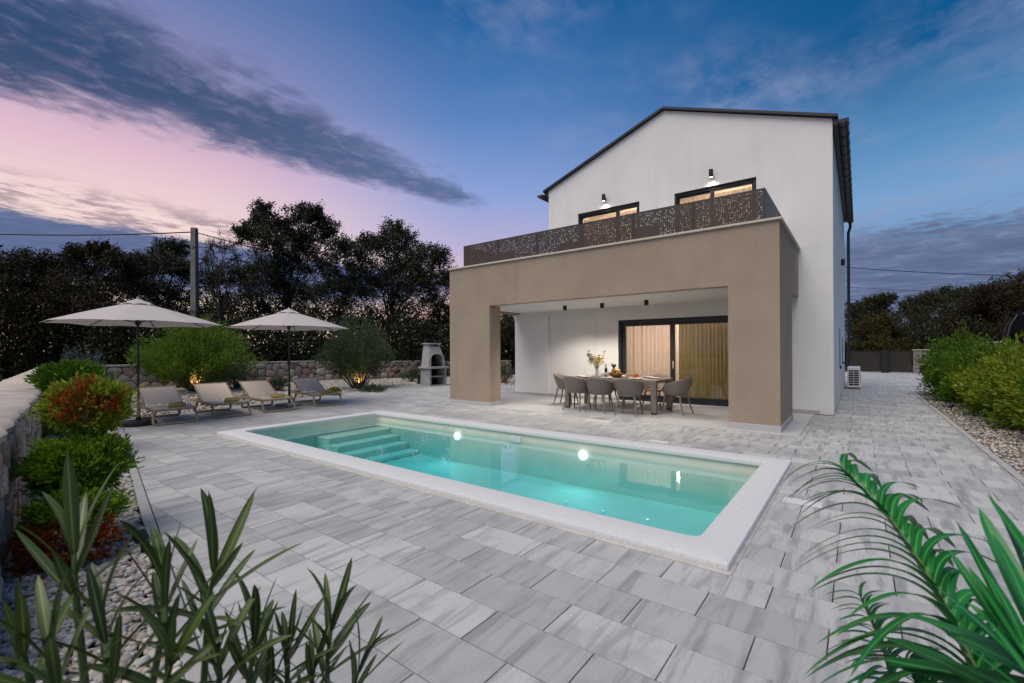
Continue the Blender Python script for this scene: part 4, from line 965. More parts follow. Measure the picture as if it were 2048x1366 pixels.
for x_ in (tx0, tx1-.13):
    for y_ in (ty0, ty1-.13):
        lg = loc_(MB().b2((x_+.004, y_+.004, FZ0+.03), (x_+.126, y_+.126, TT-.076), .008)).build('leg', M['table'], tb)
        loc_(MB().b2((x_+.012, y_+.012, FZ0), (x_+.118, y_+.118, FZ0+.03))).build('foot', M['black'], lg)
TZ = TT+.002
pl = [(-5.62, 10.43), (-4.95, 10.43), (-4.22, 10.43), (-5.62, 11.18), (-4.92, 11.18), (-4.2, 11.18), (-5.9, 10.8), (-3.9, 10.82)]
plab = ['on the pool side near the vase end', 'on the pool side at mid table', 'on the pool side near the carafe end', 'on the house side by the flowers', 'on the house side by the fruit bowl', 'on the house side by the carafe', 'at the table end near the wing wall', 'at the table end near the golden curtain']
pm0 = MB().lathe([(0, .008), (.085, .008), (.125, .02), (.13, .022), (.126, .016), (.085, .002), (0, .002)], 28).mesh('plate', M['plate'], True)
mm0 = MB().lathe([(0, .0025), (.16, .0025), (.16, 0), (0, 0)], 28).mesh('place_mat', M['plate_dark'], True)
gm0 = MB().lathe([(.032, 0), (.034, .002), (.006, .006), (.004, .01), (.004, .095), (.012, .105), (.034, .135), (.04, .165), (.034, .215)], 16).mesh('wine_glass', M['clear'], True)
for (x_, y_), lb in zip(pl, plab):
    o = tag(new_obj('place_mat', mm0, loc=(x_, y_, TZ)), 'dark round place mat under the plate ' + lb, 'place mat', 'place mats on the table')
    tag(new_obj('plate', pm0, loc=(x_, y_, TZ+.003)), 'cream dinner plate ' + lb, 'plate', 'plates on the table')
    gx = x_+(.17 if abs(y_-10.8) > .2 else .0); gy = y_+(.13 if y_ < 10.7 else -.13 if y_ > 11 else .2)
    tag(new_obj('wine_glass', gm0, loc=(gx, gy, TZ)), 'clear stemmed wine glass ' + lb, 'glass', 'wine glasses on the table')
tag(MB().lathe([(.05, 0), (.055, .01), (.05, .1), (.035, .19), (.045, .24), (.042, .24), (.032, .19), (.046, .1), (.05, .012), (0, .012)], 20).build('flower_vase', M['plate'], loc=(-5.5, 10.92, TZ), smooth=True), 'white ceramic vase holding yellow flowers on the table', 'vase')
bq = thing('bouquet', 'loose bunch of yellow flowers and grey eucalyptus in the vase', 'flowers', (-5.5, 10.92, TZ+.03)); r_ = np.random.default_rng(5); b = MB(); PP, DD, EP, ED = [], [], [], []
for k in range(34):
    a = r_.uniform(0, 6.28); e = r_.random()**.6; h_ = r_.uniform(.30, .46) if k < 26 else r_.uniform(.5, .66); tip = np.array([.22*e*cos(a), .22*e*sin(a), h_]) if k < 26 else np.array([.26*cos(a), .26*sin(a), h_])
    b.tube([(0, 0, .02), (tip[0]*.25, tip[1]*.25, .24), tip], [.003, .003, .002], 4)
    if k < 26: dd_ = unit(r_.normal(size=(16, 3))+np.array([0, 0, .3])); PP.append(tip+dd_*.012); DD.append(dd_)
    else:
        for s_ in np.linspace(.45, 1, 7): dd_ = unit(r_.normal(size=(3, 3))); EP.append(np.array([tip[0]*(.25+.75*s_), tip[1]*(.25+.75*s_), .24+(h_-.24)*s_])+dd_*.005); ED.append(dd_)
b.build('stems', M['stem'], bq)
new_obj('petals', leaf_mesh('petals', np.concatenate(PP), np.concatenate(DD), .045, .6, M['petal'], r_), bq); new_obj('leaves', leaf_mesh('leaves', np.concatenate(EP), np.concatenate(ED), .05, .6, M['eucal'], r_), bq)
bt = thing('wine_bottle', 'dark green wine bottle with pale label on the table', 'bottle', (-5.22, 10.86, TZ))
MB().lathe([(0, .0), (.036, 0), (.039, .01), (.039, .18), (.03, .215), (.015, .25), (.014, .27)], 20).build('bottle_body', M['bottle'], bt, smooth=True)
MB().lathe([(.0395, .05), (.0402, .05), (.0402, .13), (.0395, .13)], 20).build('bottle_label', M['paper'], bt, smooth=True)
MB().lathe([(.0155, .24), (.0165, .26), (.0165, .345), (.0, .347)], 16).build('foil_capsule', M['foil'], bt, smooth=True)
BX, BY = -4.93, 10.84
tag(MB().lathe([(.0, .012), (.08, .012), (.15, .07), (.175, .115), (.182, .115), (.158, .06), (.085, 0), (0, 0)], 28).build('fruit_bowl', M['wicker'], loc=(BX, BY, TZ), smooth=True), 'brown wicker bowl piled with fruit on the table', 'bowl')
pn = thing('pineapple', 'upright pineapple with leafy crown in the fruit bowl', 'pineapple', (BX-.07, BY+.02, TZ+.06))
MB().lathe([(0, 0), (.045, .01), (.062, .06), (.06, .12), (.04, .165), (0, .175)], 18).build('fruit_body', M['pine'], pn, smooth=True)
r_ = np.random.default_rng(3); n = 46; a = r_.uniform(0, 6.28, n); DDp = np.stack([np.cos(a)*.45, np.sin(a)*.45, np.ones(n)], 1)
new_obj('leaf_crown', leaf_mesh('leaf_crown', np.stack([np.cos(a)*.015, np.sin(a)*.015, np.full(n, .165)], 1), DDp, r_.uniform(.08, .16, n), .16, M['olive'], r_), pn)
fr = [('orange', 'orange', 'round orange resting in the fruit bowl', [(.06, -.08, .035), (.0, -.1, .036), (.11, .0, .036), (.05, .06, .034)]), ('apple', 'apple', 'red apple resting in the fruit bowl', [(-.1, -.06, .034), (.12, .08, .033)]), ('lemon', 'banana', 'yellow lemon heaped in the fruit bowl', [(.03, -.02, .03), (.08, -.04, .03)])]
for nm, mk, lb, L in fr:
    for i, (x_, y_, r0) in enumerate(L):
        zz = .085 if nm != 'lemon' else .135
        o = MB().lathe([(0, -r0*.92)]+[(r0*cos(t_), r0*sin(t_)*.95) for t_ in np.linspace(-1.3, 1.3, 9)]+[(0, r0*.88)], 14).build(nm, M[mk], loc=(BX+x_, BY+y_, TZ+zz), smooth=True, sharp=3); tag(o, lb, nm, nm+'s in the fruit bowl')
for k in range(4):
    pts = [(BX+.02+.085*cos(t_), BY-.01+.03*(k-1.5), TZ+.13+.06*sin(t_)+.004*k) for t_ in np.linspace(.3, 2.8, 8)]
    tag(MB().tube(pts, [.006, .014, .017, .018, .018, .017, .013, .006], 8).build('banana', M['banana'], smooth=True), 'ripe banana lying over the fruit in the bowl', 'banana', 'bananas in the fruit bowl')
cf = thing('juice_carafe', 'round carafe of bright orange juice on the table', 'carafe', (-4.38, 10.72, TZ))
MB().lathe([(0, .004), (.05, .004), (.068, .03), (.07, .07), (.052, .115), (0, .118)], 22).build('juice', M['juice'], cf, smooth=True)
MB().lathe([(0, .001), (.052, .001), (.0715, .03), (.0735, .07), (.052, .125), (.03, .16), (.034, .20)], 22).build('carafe_glass', M['clear'], cf, smooth=True)
tag(MB().box((0, 0, .012), (.17, .12, .022), .008).build('serving_board', M['wicker'], loc=(-4.66, 10.78, TZ), rz=.3), 'reddish brown serving board lying beside the fruit bowl', 'board')

# ------------------------------------------------------------------ loungers, towels, parasols
def lounger_proto():
    root = thing('sun_lounger', '', 'lounger'); w, L, z = .36, 1.96, .30
    for s_ in (-1, 1): MB().b2((-L, s_*w-.022, z-.03), (-.02, s_*w+.022, z+.03), .01).build('rail', M['resin'], root)
    b = MB(); b.b2((-.07, -w+.024, z-.022), (-.02, w-.024, z+.022), .008); b.build('end_rail', M['resin'], root)
    b = MB(); b.b2((-L, -w+.024, z-.022), (-L+.05, w-.024, z+.022), .008); b.build('end_rail', M['resin'], root)
    for nm, x0, dx in (('leg_frame', -.10, .13), ('leg_frame', -1.35, -.12)):
        b = MB(); b.tube([(x0, -w-.006, z-.03), (x0+dx*.9, -w-.02, .05), (x0+dx, -w+.01, .022), (x0+dx, w-.01, .022), (x0+dx*.9, w+.02, .05), (x0, w+.006, z-.03)], .026, 8); b.build(nm, M['resin'], root, smooth=True)
    px_ = -1.02; ang = radians(27); bl = .78
    MB().grid(lambda u_, v_: (px_+.01+(-.06-px_)*u_, -w+.03+(2*w-.06)*v_, z+.026-.022*sin(pi*v_)*sin(pi*u_)), 10, 6).build('seat_sling', M['sling'], root, smooth=True)
    def bk(u_, v_, o=0.): return (px_-bl*u_*cos(ang)-o*sin(ang), -w+.02+(2*w-.04)*v_, z+.03+bl*u_*sin(ang)+o*cos(ang))
    o = MB().grid(lambda u_, v_: bk(u_, v_, .012-.02*sin(pi*v_)*sin(pi*u_)), 8, 6).build('backrest_sling', M['sling'], root, smooth=True)
    b = MB(); b.tube([bk(0, -.01), bk(1, -.01)], .02, 8); b.tube([bk(0, 1.01), bk(1, 1.01)], .02, 8); b.tube([bk(1, -.01), bk(1, 1.01)], .02, 8); b.build('backrest_frame', M['resin'], root, smooth=True)
    b = MB(); q = bk(.62, .5); b.tube([(q[0], -w*.8, q[2]-.02), (-1.62, -w*.8, z), (-1.62, w*.8, z), (q[0], w*.8, q[2]-.02)], .013, 6); b.build('prop_bar', M['resin'], root, smooth=True)
    return root
lg0 = lounger_proto()
LG = [(-11.33, 3.30, -4, 'beige sun lounger closest to the rubble wall, beside the first parasol pole'), (-11.47, 4.42, -5, 'beige sun lounger second from the rubble wall'), (-11.52, 5.52, -4, 'beige sun lounger third from the rubble wall, beside the slab parasol base'), (-11.62, 6.90, -7, 'beige sun lounger farthest from the rubble wall')]
for i, (x_, y_, a_, lab) in enumerate(LG):
    o = lg0 if i == 0 else copy_tree(lg0)
    o.location = (x_, y_, .002); o.rotation_euler = (0, 0, radians(a_)); o['label'] = lab; o['group'] = 'sun loungers in a row beside the pool'
    tw = MB(); 
    for k, (dx, dy, rr_, ln) in enumerate(((0, 0, .055, .30), (-.09, .01, .05, .28), (-.045, .02, .045, .29))):
        tw.tube([(dx, dy-ln/2, .05+(.05 if k == 2 else 0)), (dx, dy-ln/2+.02, .05+(.05 if k == 2 else 0)), (dx, dy+ln/2-.02, .05+(.05 if k == 2 else 0)), (dx, dy+ln/2, .05+(.05 if k == 2 else 0))], [rr_*.75, rr_, rr_, rr_*.75], 12)
    tw.v = [(a, b_, .002+c_*.75) for a, b_, c_ in tw.v]
    ca_, sa_ = cos(radians(a_)), sin(radians(a_)); lx, ly = -.30, .08
    tag(tw.build('rolled_towel', M['towel'], loc=(x_+ca_*lx-sa_*ly, y_+sa_*lx+ca_*ly, .31), rz=radians(a_+random.uniform(-8, 8)), smooth=True), 'rolled mustard towel on the ' + ('lounger closest to the rubble wall', 'lounger second from the rubble wall', 'lounger third from the rubble wall', 'lounger farthest from the rubble wall')[i], 'towel', 'rolled towels on the loungers')
def parasol(loc, R, zr, za, rot, label, slab):
    root = thing('parasol', label, 'parasol', loc, rot, 'parasols over the loungers'); n = 8
    def P(k, t_):
        a = 2*pi*k/n; r_ = R*t_; return np.array([r_*cos(a), r_*sin(a), za-(za-zr)*(t_**1.12)])
    b = MB()
    for k in range(n):
        def pf(u_, v_, k=k):
            t_ = .09+.91*v_; A, B = P(k, t_), P(k+1, t_); q = A+(B-A)*u_; sag = sin(pi*u_)*(.035*t_)
            q = q*np.array([1-.025*sin(pi*u_)*t_, 1-.025*sin(pi*u_)*t_, 1]); q[2] += .02*sin(pi*u_)*t_; return q
        b.grid(pf, 6, 8)
    b.build('canopy', M['canopy'], root, smooth=True, sharp=.16)
    b = MB()
    for k in range(n):
        A = lambda t_, k=k: P(k, t_)*np.array([1, 1, 0])+np.array([0, 0, P(k, t_)[2]+.055-.02*t_])
        b.grid(lambda u_, v_, k=k: (P(k, .02+.19*v_)+(P(k+1, .02+.19*v_)-P(k, .02+.19*v_))*u_)+np.array([0, 0, .07-.06*v_+(.025*sin(pi*u_) if v_ > .9 else 0)]), 4, 3)
    b.build('vent_cap', M['canopy'], root, smooth=True, sharp=.16)
    MB().lathe([(.0, .06), (.02, .05), (.024, .02), (.012, 0)], 12).build('finial', M['canopy'], root, (0, 0, za+.05), smooth=True)
    for k in range(n):
        q0, q1, q2 = P(k, .05), P(k, .55), P(k, .99)
        MB().tube([q0-(0, 0, .03), q1-(0, 0, .022), q2-(0, 0, .012)], .009, 5).build('rib', M['umbpole'], root)
        MB().tube([(.03*cos(2*pi*k/n), .03*sin(2*pi*k/n), zr-.02+.06), q1-(0, 0, .025)], .007, 5).build('strut', M['umbpole'], root)
    MB().tube([(0, 0, .5), (0, 0, za+.02)], .022, 12).build('pole', M['umbpole'], root, smooth=True)
    MB().tube([(0, 0, .08), (0, 0, .55)], .03, 12).build('pole_sleeve', M['resin'] if not slab else M['umbpole'], root, smooth=True)
    MB().lathe([(.023, 0), (.05, .02), (.055, .07), (.03, .1), (.023, .11)], 12).build('runner_hub', M['umbpole'], root, (0, 0, zr-.02), smooth=True)
    cb = MB().box((0, 0, 0), (.07, .06, .13), .012).build('crank_box', M['umbpole'], root, (0, -.01, 1.18)); MB().tube([(.0, -.03, 0), (0, -.09, 0), (0, -.09, -.09)], .008, 6).build('crank_handle', M['umbpole'], cb)
    if slab:
        MB().box((0, 0, .04), (.5, .5, .075), .01).build('base', M['concrete'], root)
    else: MB().lathe([(0, 0), (.30, 0), (.31, .015), (.30, .07), (.26, .095), (.05, .10), (.04, .16), (.03, .18)], 30).build('base', M['black'], root, smooth=True)
    return root
parasol((-11.81, 2.79, .002), 1.50, 2.07, 2.53, radians(20), 'cream parasol on round black base by the rubble wall end', False)
parasol((-12.42, 6.22, .002), 1.58, 2.12, 2.60, radians(12), 'cream parasol on square grey slab base beside the third lounger', True)

# ------------------------------------------------------------------ barbecue, bollard, garden spots
bb = thing('garden_barbecue', 'grey concrete barbecue fireplace with arched hood beside the gravel', 'barbecue', (-14.6, 13.55, -.01))
MB().b2((-.30, -.56, 0), (.36, .56, .05), .01).build('base_slab', M['concrete'], bb)
for y_ in (-.5, .38): MB().b2((-.26, y_, .05), (.30, y_+.12, .74), .01).build('support', M['concrete'], bb)
MB().b2((-.26, -.375, .05), (-.18, .375, .74)).build('soot_panel', M['soot'], bb); MB().b2((-.175, -.375, .38), (.26, .375, .43), .005).build('log_shelf', M['concrete'], bb)
MB().b2((-.30, -.58, .745), (.40, .58, .83), .012).build('worktop', M['concrete'], bb)
for s_ in (-1, 1):
    b = MB(); b.extr([(-.26, s_*.46, .832), (.24, s_*.46, .832), (.20, s_*.46, 1.1), (.02, s_*.33, 1.70), (-.26, s_*.33, 1.70)], (0, -s_*.07, 0)); b.build('hood_wall', M['concrete'], bb)
arch = [(.2+.02, -.46, .832), (.22, -.36, .832), (.205, -.36, 1.12)]+[(.205-.05*sin(t_), -.36*cos(t_), 1.12+.25*sin(t_)) for t_ in np.linspace(.2, pi-.2, 9)]+[(.205, .36, 1.12), (.22, .36, .832), (.22, .46, .832), (.18, .46, 1.1), (.02, .33, 1.70), (.02, -.33, 1.70), (.18, -.46, 1.1)]
b = MB(); b.extr(arch, (.05, 0, 0)); b.build('hood_wall', M['concrete'], bb)
b = MB(); b.extr([(-.26, -.455, .832), (-.26, .455, .832), (-.26, .325, 1.70), (-.26, -.325, 1.70)], (.06, 0, 0)); b.build('hood_lining', M['soot'], bb)
MB().b2((-.1, -.38, .835), (.14, .38, .86)).build('fire_bed', M['soot'], bb)
for k in range(5): MB().tube([(-.05+.05*k, -.34, .97), (-.05+.05*k, .34, .97)], .006, 5).build('grill_bar', M['gutter'], bb)
for y_ in (-.33, .22): MB().b2((-.24, y_, 1.702), (.05, y_+.11, 1.77)).build('cap_support', M['concrete'], bb)
MB().b2((-.30, -.38, 1.772), (.12, .38, 1.83), .012).build('chimney_cap', M['concrete'], bb)
p = gp(838, 768)
bo = thing('bollard_light', 'short black bollard light in gravel left of the barbecue', 'bollard', (p[0], p[1], -.01)); MB().lathe([(0, 0), (.09, 0), (.09, .02), (.06, .03), (.06, .33), (.075, .34), (.075, .42), (0, .44)], 16).build('post', M['black'], bo, smooth=True)
def garden_spot(label, pos, aim, e, ang=70, lit=True):
    r0 = thing('garden_spot', label, 'spotlight', tuple(pos), 0, 'spike spotlights in the garden'); d = Vector(aim).normalized(); qd = d.to_track_quat('Z', 'Y')
    MB().tube([(0, 0, 0), (0, 0, .1)], .012, 6).build('spike', M['black'], r0)
    hd = MB().lathe([(0, -.05), (.035, -.045), (.045, .0), (.048, .06), (.042, .06), (.04, .045), (0, .045)], 14).build('lamp_head', M['black'], r0, (0, 0, .13), smooth=True); hd.rotation_euler = qd.to_euler()
    if lit:
        MB().lathe([(0, 0), (.038, 0), (.038, .004), (0, .004)], 12).build('lamp_lens', M['lens'], hd, (0, 0, .048))
        s_ = spot('garden_spot_light', r0, (0, 0, .13), e, ang, (1, .62, .24), .7, r=.03); s_.location = Vector((0, 0, .13))+d*.07; s_.rotation_euler = (-d).to_track_quat('Z', 'Y').to_euler()
toc = lambda c: np.array([-c[0], -c[1], 0])/np.hypot(c[0], c[1])
for c, lb, e in ((c1, 'lit spike spotlight at the foot of the lime green shrub', 55), (c2, 'lit spike spotlight at the foot of the fan shaped grey green shrub', 45)):
    q = np.array(c)+toc(c)*.75; garden_spot(lb, (q[0], q[1], -.02), (-toc(c)[0]*.6, -toc(c)[1]*.6, .75), e, 75)
garden_spot('lit spike spotlight under the hedge beside the drive edging', (1.75, 15.1, -.02), (.6, .5, .7), 40, 80)
q = gp(285, 1108); garden_spot('unlit black spike spotlight in gravel below the topiary', (q[0], q[1], -.02), (-.5, -.3, .8), 0, 60, False)

# ------------------------------------------------------------------ air conditioner, gate, far walls, trampoline
ac = thing('air_conditioner', 'white outdoor air conditioning unit standing against the house side wall', 'air conditioner', (-.16, 21.3, 0))
for y_ in (-.3, .3): MB().b2((-.2, y_-.04, .0), (.2, y_+.04, .07), .006).build('foot', M['plinth'], ac)
MB().b2((-.19, -.46, .072), (.19, .46, .82), .02).build('casing', M['acwhite'], ac)
for i in range(2):
    for j in range(7): MB().b2((-.15+i*.155, -.468, .15+j*.083), (-.01+i*.155, -.4605, .205+j*.083)).build('grille_opening', M['black'], ac)
MB().lathe([(.28, 0), (.30, .01), (.30, .02), (.02, .03), (0, .03)], 24).build('fan_guard', M['black'], ac, (.175, .1, .46)).rotation_euler = (0, pi/2, 0)
GY = 36.
gt = thing('sliding_gate', 'dark brown boarded driveway gate between house corner and grey wall', 'gate', (1., GY, 0))
for k, (x0, x1) in enumerate(((-.62, 1.0), (1.50, 2.45))):
    for j in range(8): MB().b2((x0-1., -.02, .09+j*.152), (x1-1., .02, .235+j*.152), .004).build('board', M['gatebrown'], gt)
    b = MB(); b.b2((x0-1.05, -.03, .05), (x0-1., .03, 1.33)); b.b2((x1-1., -.03, .05), (x1-.95, .03, 1.33)); b.b2((x0-1., -.032, 1.29), (x1-1., .032, 1.34)); b.build('gate_frame', M['black'], gt)
MB().b2((.06, -.12, .0), (.44, .1, 1.36), .01).build('gate_post', M['black'], gt)
MB().b2((-1.7, -.08, -.02), (1.5, .08, .045)).build('gate_rail', M['kerb'], gt)
gw = thing('boundary_wall', 'grey rendered wall with pale coping right of the gate', 'wall', (3.1, GY, 0)); MB().b2((-.55, -.12, -.05), (.62, .12, 1.36)).build('wall_panel', M['greywall'], gw); MB().b2((-.6, -.17, 1.362), (.62, .17, 1.42), .01).build('coping', M['walltop'], gw)
lp = MB().b2((-.18, -.16, .52), (.02, -.122, .6), .01).build('wall_light', M['acwhite'], gw); MB().b2((-.16, -.165, .53), (0, -.1605, .59)).build('lamp_lens', M['lens'], lp)
gw2 = thing('boundary_wall', 'higher grey rendered wall behind the thuja hedge', 'wall', (9., GY, 0)); MB().b2((-5.27, -.14, -.05), (6., .14, 1.76)).build('wall_panel', M['greywall'], gw2); MB().b2((-5.34, -.19, 1.762), (6., .19, 1.83), .01).build('coping', M['walltop'], gw2)
tr = thing('trampoline', 'black trampoline with curved poles and net above the hedge', 'trampoline', (7.5, 31.6, -.05)); RT = 2.0
for k in range(8):
    a = 2*pi*k/8+.3; c_, s_ = cos(a), sin(a); MB().tube([(RT*1.02*c_, RT*1.02*s_, 0), (RT*1.06*c_, RT*1.06*s_, 1.1), (RT*1.05*c_, RT*1.05*s_, 1.9), (RT*.98*c_, RT*.98*s_, 2.6), (RT*.86*c_, RT*.86*s_, 3.05)], .045, 8).build('pole', M['gutter'], tr, smooth=True)
MB().lathe([(RT*.96, .9), (RT*.965, 1.9), (RT*.92, 2.6), (RT*.84, 3.05)], 40).build('safety_net', M['net'], tr, smooth=True)
MB().lathe([(RT*1.0, .78), (RT*1.0, .92), (RT*.86, .93), (0, .9)], 40).build('jumping_mat', M['net'], tr, smooth=True)
# pole and wires
pp = at(390, Y0, 25.); pole = thing('utility_pole', 'tapered concrete utility pole rising behind the lime green shrub', 'pole', (pp[0], pp[1], -.09))
zt = at(391, 456, 25.)[2]; b = MB(); b.add([(s_*w, t_*w, z) for z, w in ((0, .17), (zt+.09, .125)) for s_, t_ in ((-1, -1), (1, -1), (1, 1), (-1, 1))], [(3, 2, 1, 0), (4, 5, 6, 7), (0, 1, 5, 4), (1, 2, 6, 5), (2, 3, 7, 6), (3, 0, 4, 7)]); b.build('shaft', M['poleconc'], pole, rz=YAW)
MB().tube([(-.2*hv[0], -.2*hv[1], zt-.05), (.2*hv[0], .2*hv[1], zt-.05)], .03, 6).build('bracket', M['black'], pole)
def wire(label, A, B, sag, r_, n=16):
    A, B = np.array(A), np.array(B); pts = [A+(B-A)*t_-np.array([0, 0, sag*4*t_*(1-t_)]) for t_ in np.linspace(0, 1, n)]
    tag(MB().tube(pts, r_, 5).build('overhead_wire', M['wire'], smooth=True), label, 'wire')
top_ = at(388, 464, 25.)
wire('thick overhead wire running left from the concrete pole', at(-350, 448, 24.), top_, .35, .035)
wire('overhead wire running from the concrete pole through the tall oak to the house', top_, at(1120, 590, 33.), .7, .028)
wire('thin lower wire hanging across the oaks left of the pole', at(-200, 500, 26.), at(388, 535, 25.), .4, .014)
wire('upper overhead wire crossing the sky above the gate', at(1600, 527, 40.), at(2200, 553, 38.), .3, .03)
wire('lower thin overhead wire above the trees by the gate', at(1600, 568, 46.), at(2200, 588, 44.), .3, .017)

# ------------------------------------------------------------------ foreground plants
def strap(L, Wd, droop, fold=.25, shape='lance', twist=0., nseg=10):
    vs, fs, mid = [], [], []
    for i in range(nseg+1):
        t_ = i/nseg; w = Wd*((t_**.55)*(1-t_)**.62*1.75 if shape == 'lance' else min(1, t_*8+.35)*(1-t_**5)**.8)/2+.0008
        x = L*t_; z = -droop*L*t_**2*.9; x *= 1-.28*abs(droop)*t_**2
        if shape != 'lance': z += L*.10*sin(pi*t_)
        tw_ = twist*t_; 
        for s_ in (-1, 0, 1):
            yy = s_*w; zz = fold*abs(yy); vs.append((x, yy*cos(tw_)-zz*sin(tw_), z+zz*cos(tw_)+yy*sin(tw_))); mid.append(1. if s_ == 0 else 0.)
    for i in range(nseg):
        for k in range(2): fs.append((i*3+k, i*3+k+1, i*3+4+k, i*3+3+k))
    return vs, fs, mid
def leaf_proto(name, mt, *a, **k):
    vs, fs, mid = strap(*a, **k); me = bpy.data.meshes.new(name); me.from_pydata(vs, [], fs); me.polygons.foreach_set('use_smooth', [True]*len(fs))
    me.attributes.new('mid', 'FLOAT', 'POINT').data.foreach_set('value', mid); me.materials.append(mt); return me
def place_leaf(me, parent, base, d, nrm, sc, origin):
    d = Vector(d).normalized(); nrm = Vector(nrm); nz = (nrm-d*nrm.dot(d)); nz = nz.normalized() if nz.length > 1e-5 else d.orthogonal().normalized(); ny = nz.cross(d)
    o = new_obj('leaf', me, parent); b_ = Vector(base)-Vector(origin)
    o.matrix_local = Matrix(((d.x*sc, ny.x*sc, nz.x*sc, b_.x), (d.y*sc, ny.y*sc, nz.y*sc, b_.y), (d.z*sc, ny.z*sc, nz.z*sc, b_.z), (0, 0, 0, 1)))
    return o
OL = [leaf_proto('leaf', M['oleander'], 1., .105+.016*k, dr, .35, 'lance', tw) for k, (dr, tw) in enumerate(((.05, .1), (.18, -.2), (-.05, .2), (.3, .1)))]
def oleander(label, root_xy, shoots, seed):
    r_ = np.random.default_rng(seed); O_ = (root_xy[0], root_xy[1], -.02); root = thing('oleander', label, 'plant', O_, group='oleanders in the foreground bed')
    for (nx, ny_), (tx_, ty_), D_, nl, L_ in shoots:
        node = np.array(at(nx, ny_, D_)); tip = np.array(at(tx_, ty_, D_+r_.uniform(-.06, .1))); ax = unit(tip-node)
        low = np.array([O_[0]+r_.normal()*.05, O_[1]+r_.normal()*.05, 0]); mid_ = node*.6+low*.4-ax*.05
        MB().tube([low-O_, (mid_-np.array(O_)), node-O_, node+ax*.06-O_], [.011, .009, .006, .003], 7).build('stem', M['stem'], root, smooth=True)
        a0 = r_.uniform(0, 6.28); e1 = unit(np.cross(ax, [.3, .2, 1.])); e2 = np.cross(ax, e1)
        for k in range(nl):
            wh = k//3; a = a0+2*pi*(k % 3)/3+wh*1.05+r_.uniform(-.2, .2); inc = radians(min(80, 12+15*wh+r_.uniform(-6, 9)))
            side = e1*cos(a)+e2*sin(a); d = ax*cos(inc)+side*sin(inc); bp = node+ax*(.05-.035*wh)
            place_leaf(OL[int(r_.integers(4))], root, bp, d, ax*sin(inc)-side*cos(inc)+r_.normal(size=3)*.12, L_*r_.uniform(.8, 1.1), O_)
    return root
oleander('tall oleander with broad dark leaves rooted in gravel below the topiary', (-1.62, .30), [((150, 1175), (148, 960), .86, 9, .19), ((330, 1240), (330, 1060), .92, 12, .18), ((215, 1310), (190, 1140), .82, 12, .17), ((60, 1360), (20, 1200), .78, 9, .17), ((330, 1370), (375, 1230), .86, 9, .16), ((120, 1400), (90, 1260), .74, 9, .16)], 1)
oleander('oleander with the long upright shoot leaning over the paving edge', (-1.36, .46), [((418, 1195), (458, 985), 1.0, 15, .21), ((500, 1345), (520, 1200), 1.0, 12, .17), ((440, 1350), (430, 1190), .95, 12, .17)], 2)
oleander('smaller oleander with narrow fresh leaves spreading over the pavers', (-1.12, .58), [((575, 1335), (590, 1195), 1.1, 12, .165), ((655, 1310), (682, 1150), 1.15, 12, .195), ((620, 1390), (640, 1270), 1.1, 12, .15), ((700, 1400), (740, 1270), 1.12, 9, .15), ((540, 1400), (530, 1290), 1.05, 9, .15)], 3)
LI = [leaf_proto('leaf', M['lily'], 1., .125, dr, .3, 'strap', tw, 14) for dr, tw in ((.75, .25), (.95, -.2), (1.1, .3))]
LB = [leaf_proto('leaf', M['lily'], 1., .12, dr, .25, 'lance', tw, 12) for dr, tw in ((.12, .2), (.25, -.3), (.05, .1))]
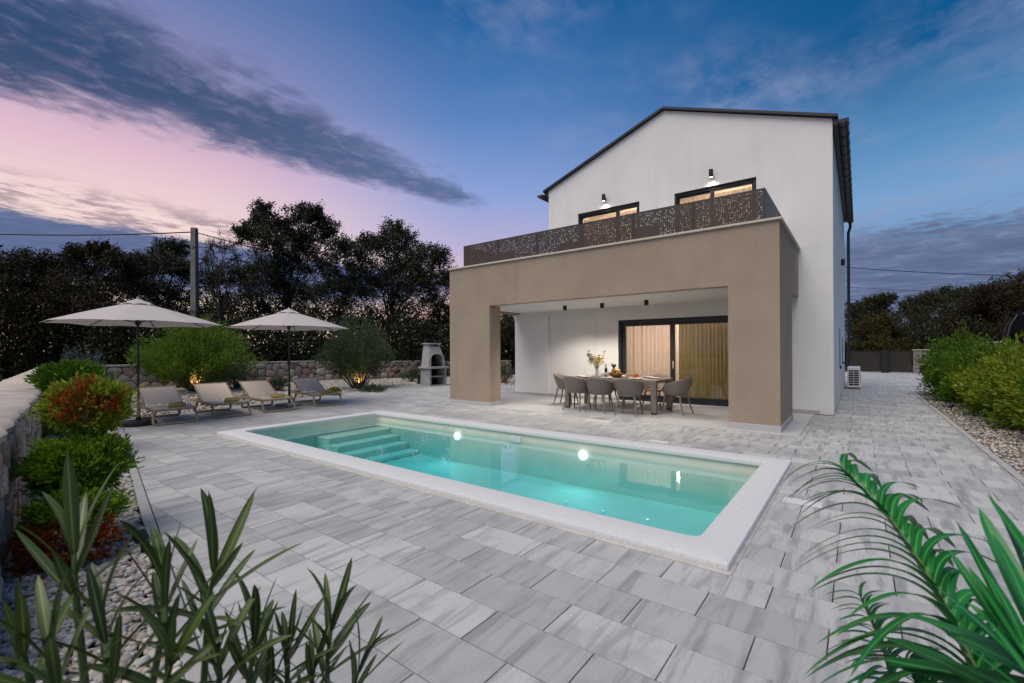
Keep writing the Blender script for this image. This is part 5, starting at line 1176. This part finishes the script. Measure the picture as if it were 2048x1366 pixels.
def lily(label, path, nl, Ll, Lr, seed, root_xy, thick=.008):
    r_ = np.random.default_rng(seed); O_ = np.array((root_xy[0], root_xy[1], .0)); root = thing('strap_leaf_plant', label, 'plant', tuple(O_), group='strap leaved plants in the foreground')
    pts = np.array([at(*p) for p in path]); allp = np.concatenate([[O_], [O_*.5+pts[0]*.5], pts])
    MB().tube(allp-O_, np.linspace(thick*1.4, thick*.4, len(allp)), 8).build('stem', M['stem'], root, smooth=True)
    tt = np.linspace(0, len(pts)-1.001, nl)
    for i, t_ in enumerate(tt):
        k = int(t_); f = t_-k; p = pts[k]*(1-f)+pts[k+1]*f; ax = unit(pts[k+1]-pts[k]); side = -rv if i % 2 == 0 else rv; e = i/nl
        d = side*(.85-.25*e)+ax*(.35+.75*e)+fw*r_.uniform(-.25, .35)+uv*(.28 if i % 2 == 0 else .45)
        place_leaf(LI[int(r_.integers(3))], root, p, d, zv*1.+ax*.5+r_.normal(size=3)*.08, (Ll if i % 2 == 0 else Lr)*(1-.42*e)*r_.uniform(.9, 1.1), tuple(O_))
    return root
lily('tall green strap leaved stem arching over the pavers beyond the pool corner', [(2000, 1470, .92), (1960, 1366, .98), (1902, 1235, 1.06), (1842, 1130, 1.15), (1782, 1040, 1.25), (1732, 985, 1.33), (1690, 945, 1.4)], 60, .29, .27, 5, (.36, 1.05))
lily('short green strap leaved stem with crowded leaves low over the pavers', [(1800, 1420, 1.2), (1765, 1290, 1.22), (1722, 1195, 1.25)], 30, .12, .11, 6, (.12, 1.22), .006)
lily('lowest bushy strap leaved stem at the foot of the tall green stem', [(1880, 1480, 1.05), (1850, 1400, 1.06), (1815, 1330, 1.08)], 24, .16, .14, 7, (.22, 1.12), .006)
fan = thing('strap_leaf_plant', 'broad upright green blades fanning over the drive pavers', 'plant', (.45, .92, 0), group='strap leaved plants in the foreground'); r_ = np.random.default_rng(9)
fb = np.array(at(2160, 1430, .66))
for (tx_, ty_, D_) in ((1928, 1042, .86), (1963, 1012, .88), (1992, 985, .90), (2030, 968, .9), (2075, 960, .9), (1880, 1150, .86), (1850, 1215, .9), (1905, 1100, .84), (1945, 1130, .8), (2010, 1060, .8), (1870, 1290, .85), (1830, 1270, .95), (1800, 1330, 1.0), (1760, 1240, 1.02), (1790, 1190, 1.0), (1835, 1330, .92), (1900, 1200, .86), (1960, 1180, .78), (1985, 1240, .72), (2030, 1140, .74), (1895, 1330, .84), (1940, 1290, .76), (1720, 1330, 1.05)):
    tip = np.array(at(tx_, ty_, D_)); bs = fb+r_.normal(size=3)*.02; d = tip-bs; place_leaf(LB[int(r_.integers(3))], fan, bs, d, -fw+zv*.6+r_.normal(size=3)*.3, float(np.linalg.norm(d))*1.03, (.45, .92, 0))
MB().tube([(0, 0, 0), tuple((fb-np.array((.45, .92, 0)))*.6), tuple(fb-np.array((.45, .92, 0)))], [.016, .013, .01], 8).build('stem', M['stem'], fan, smooth=True)
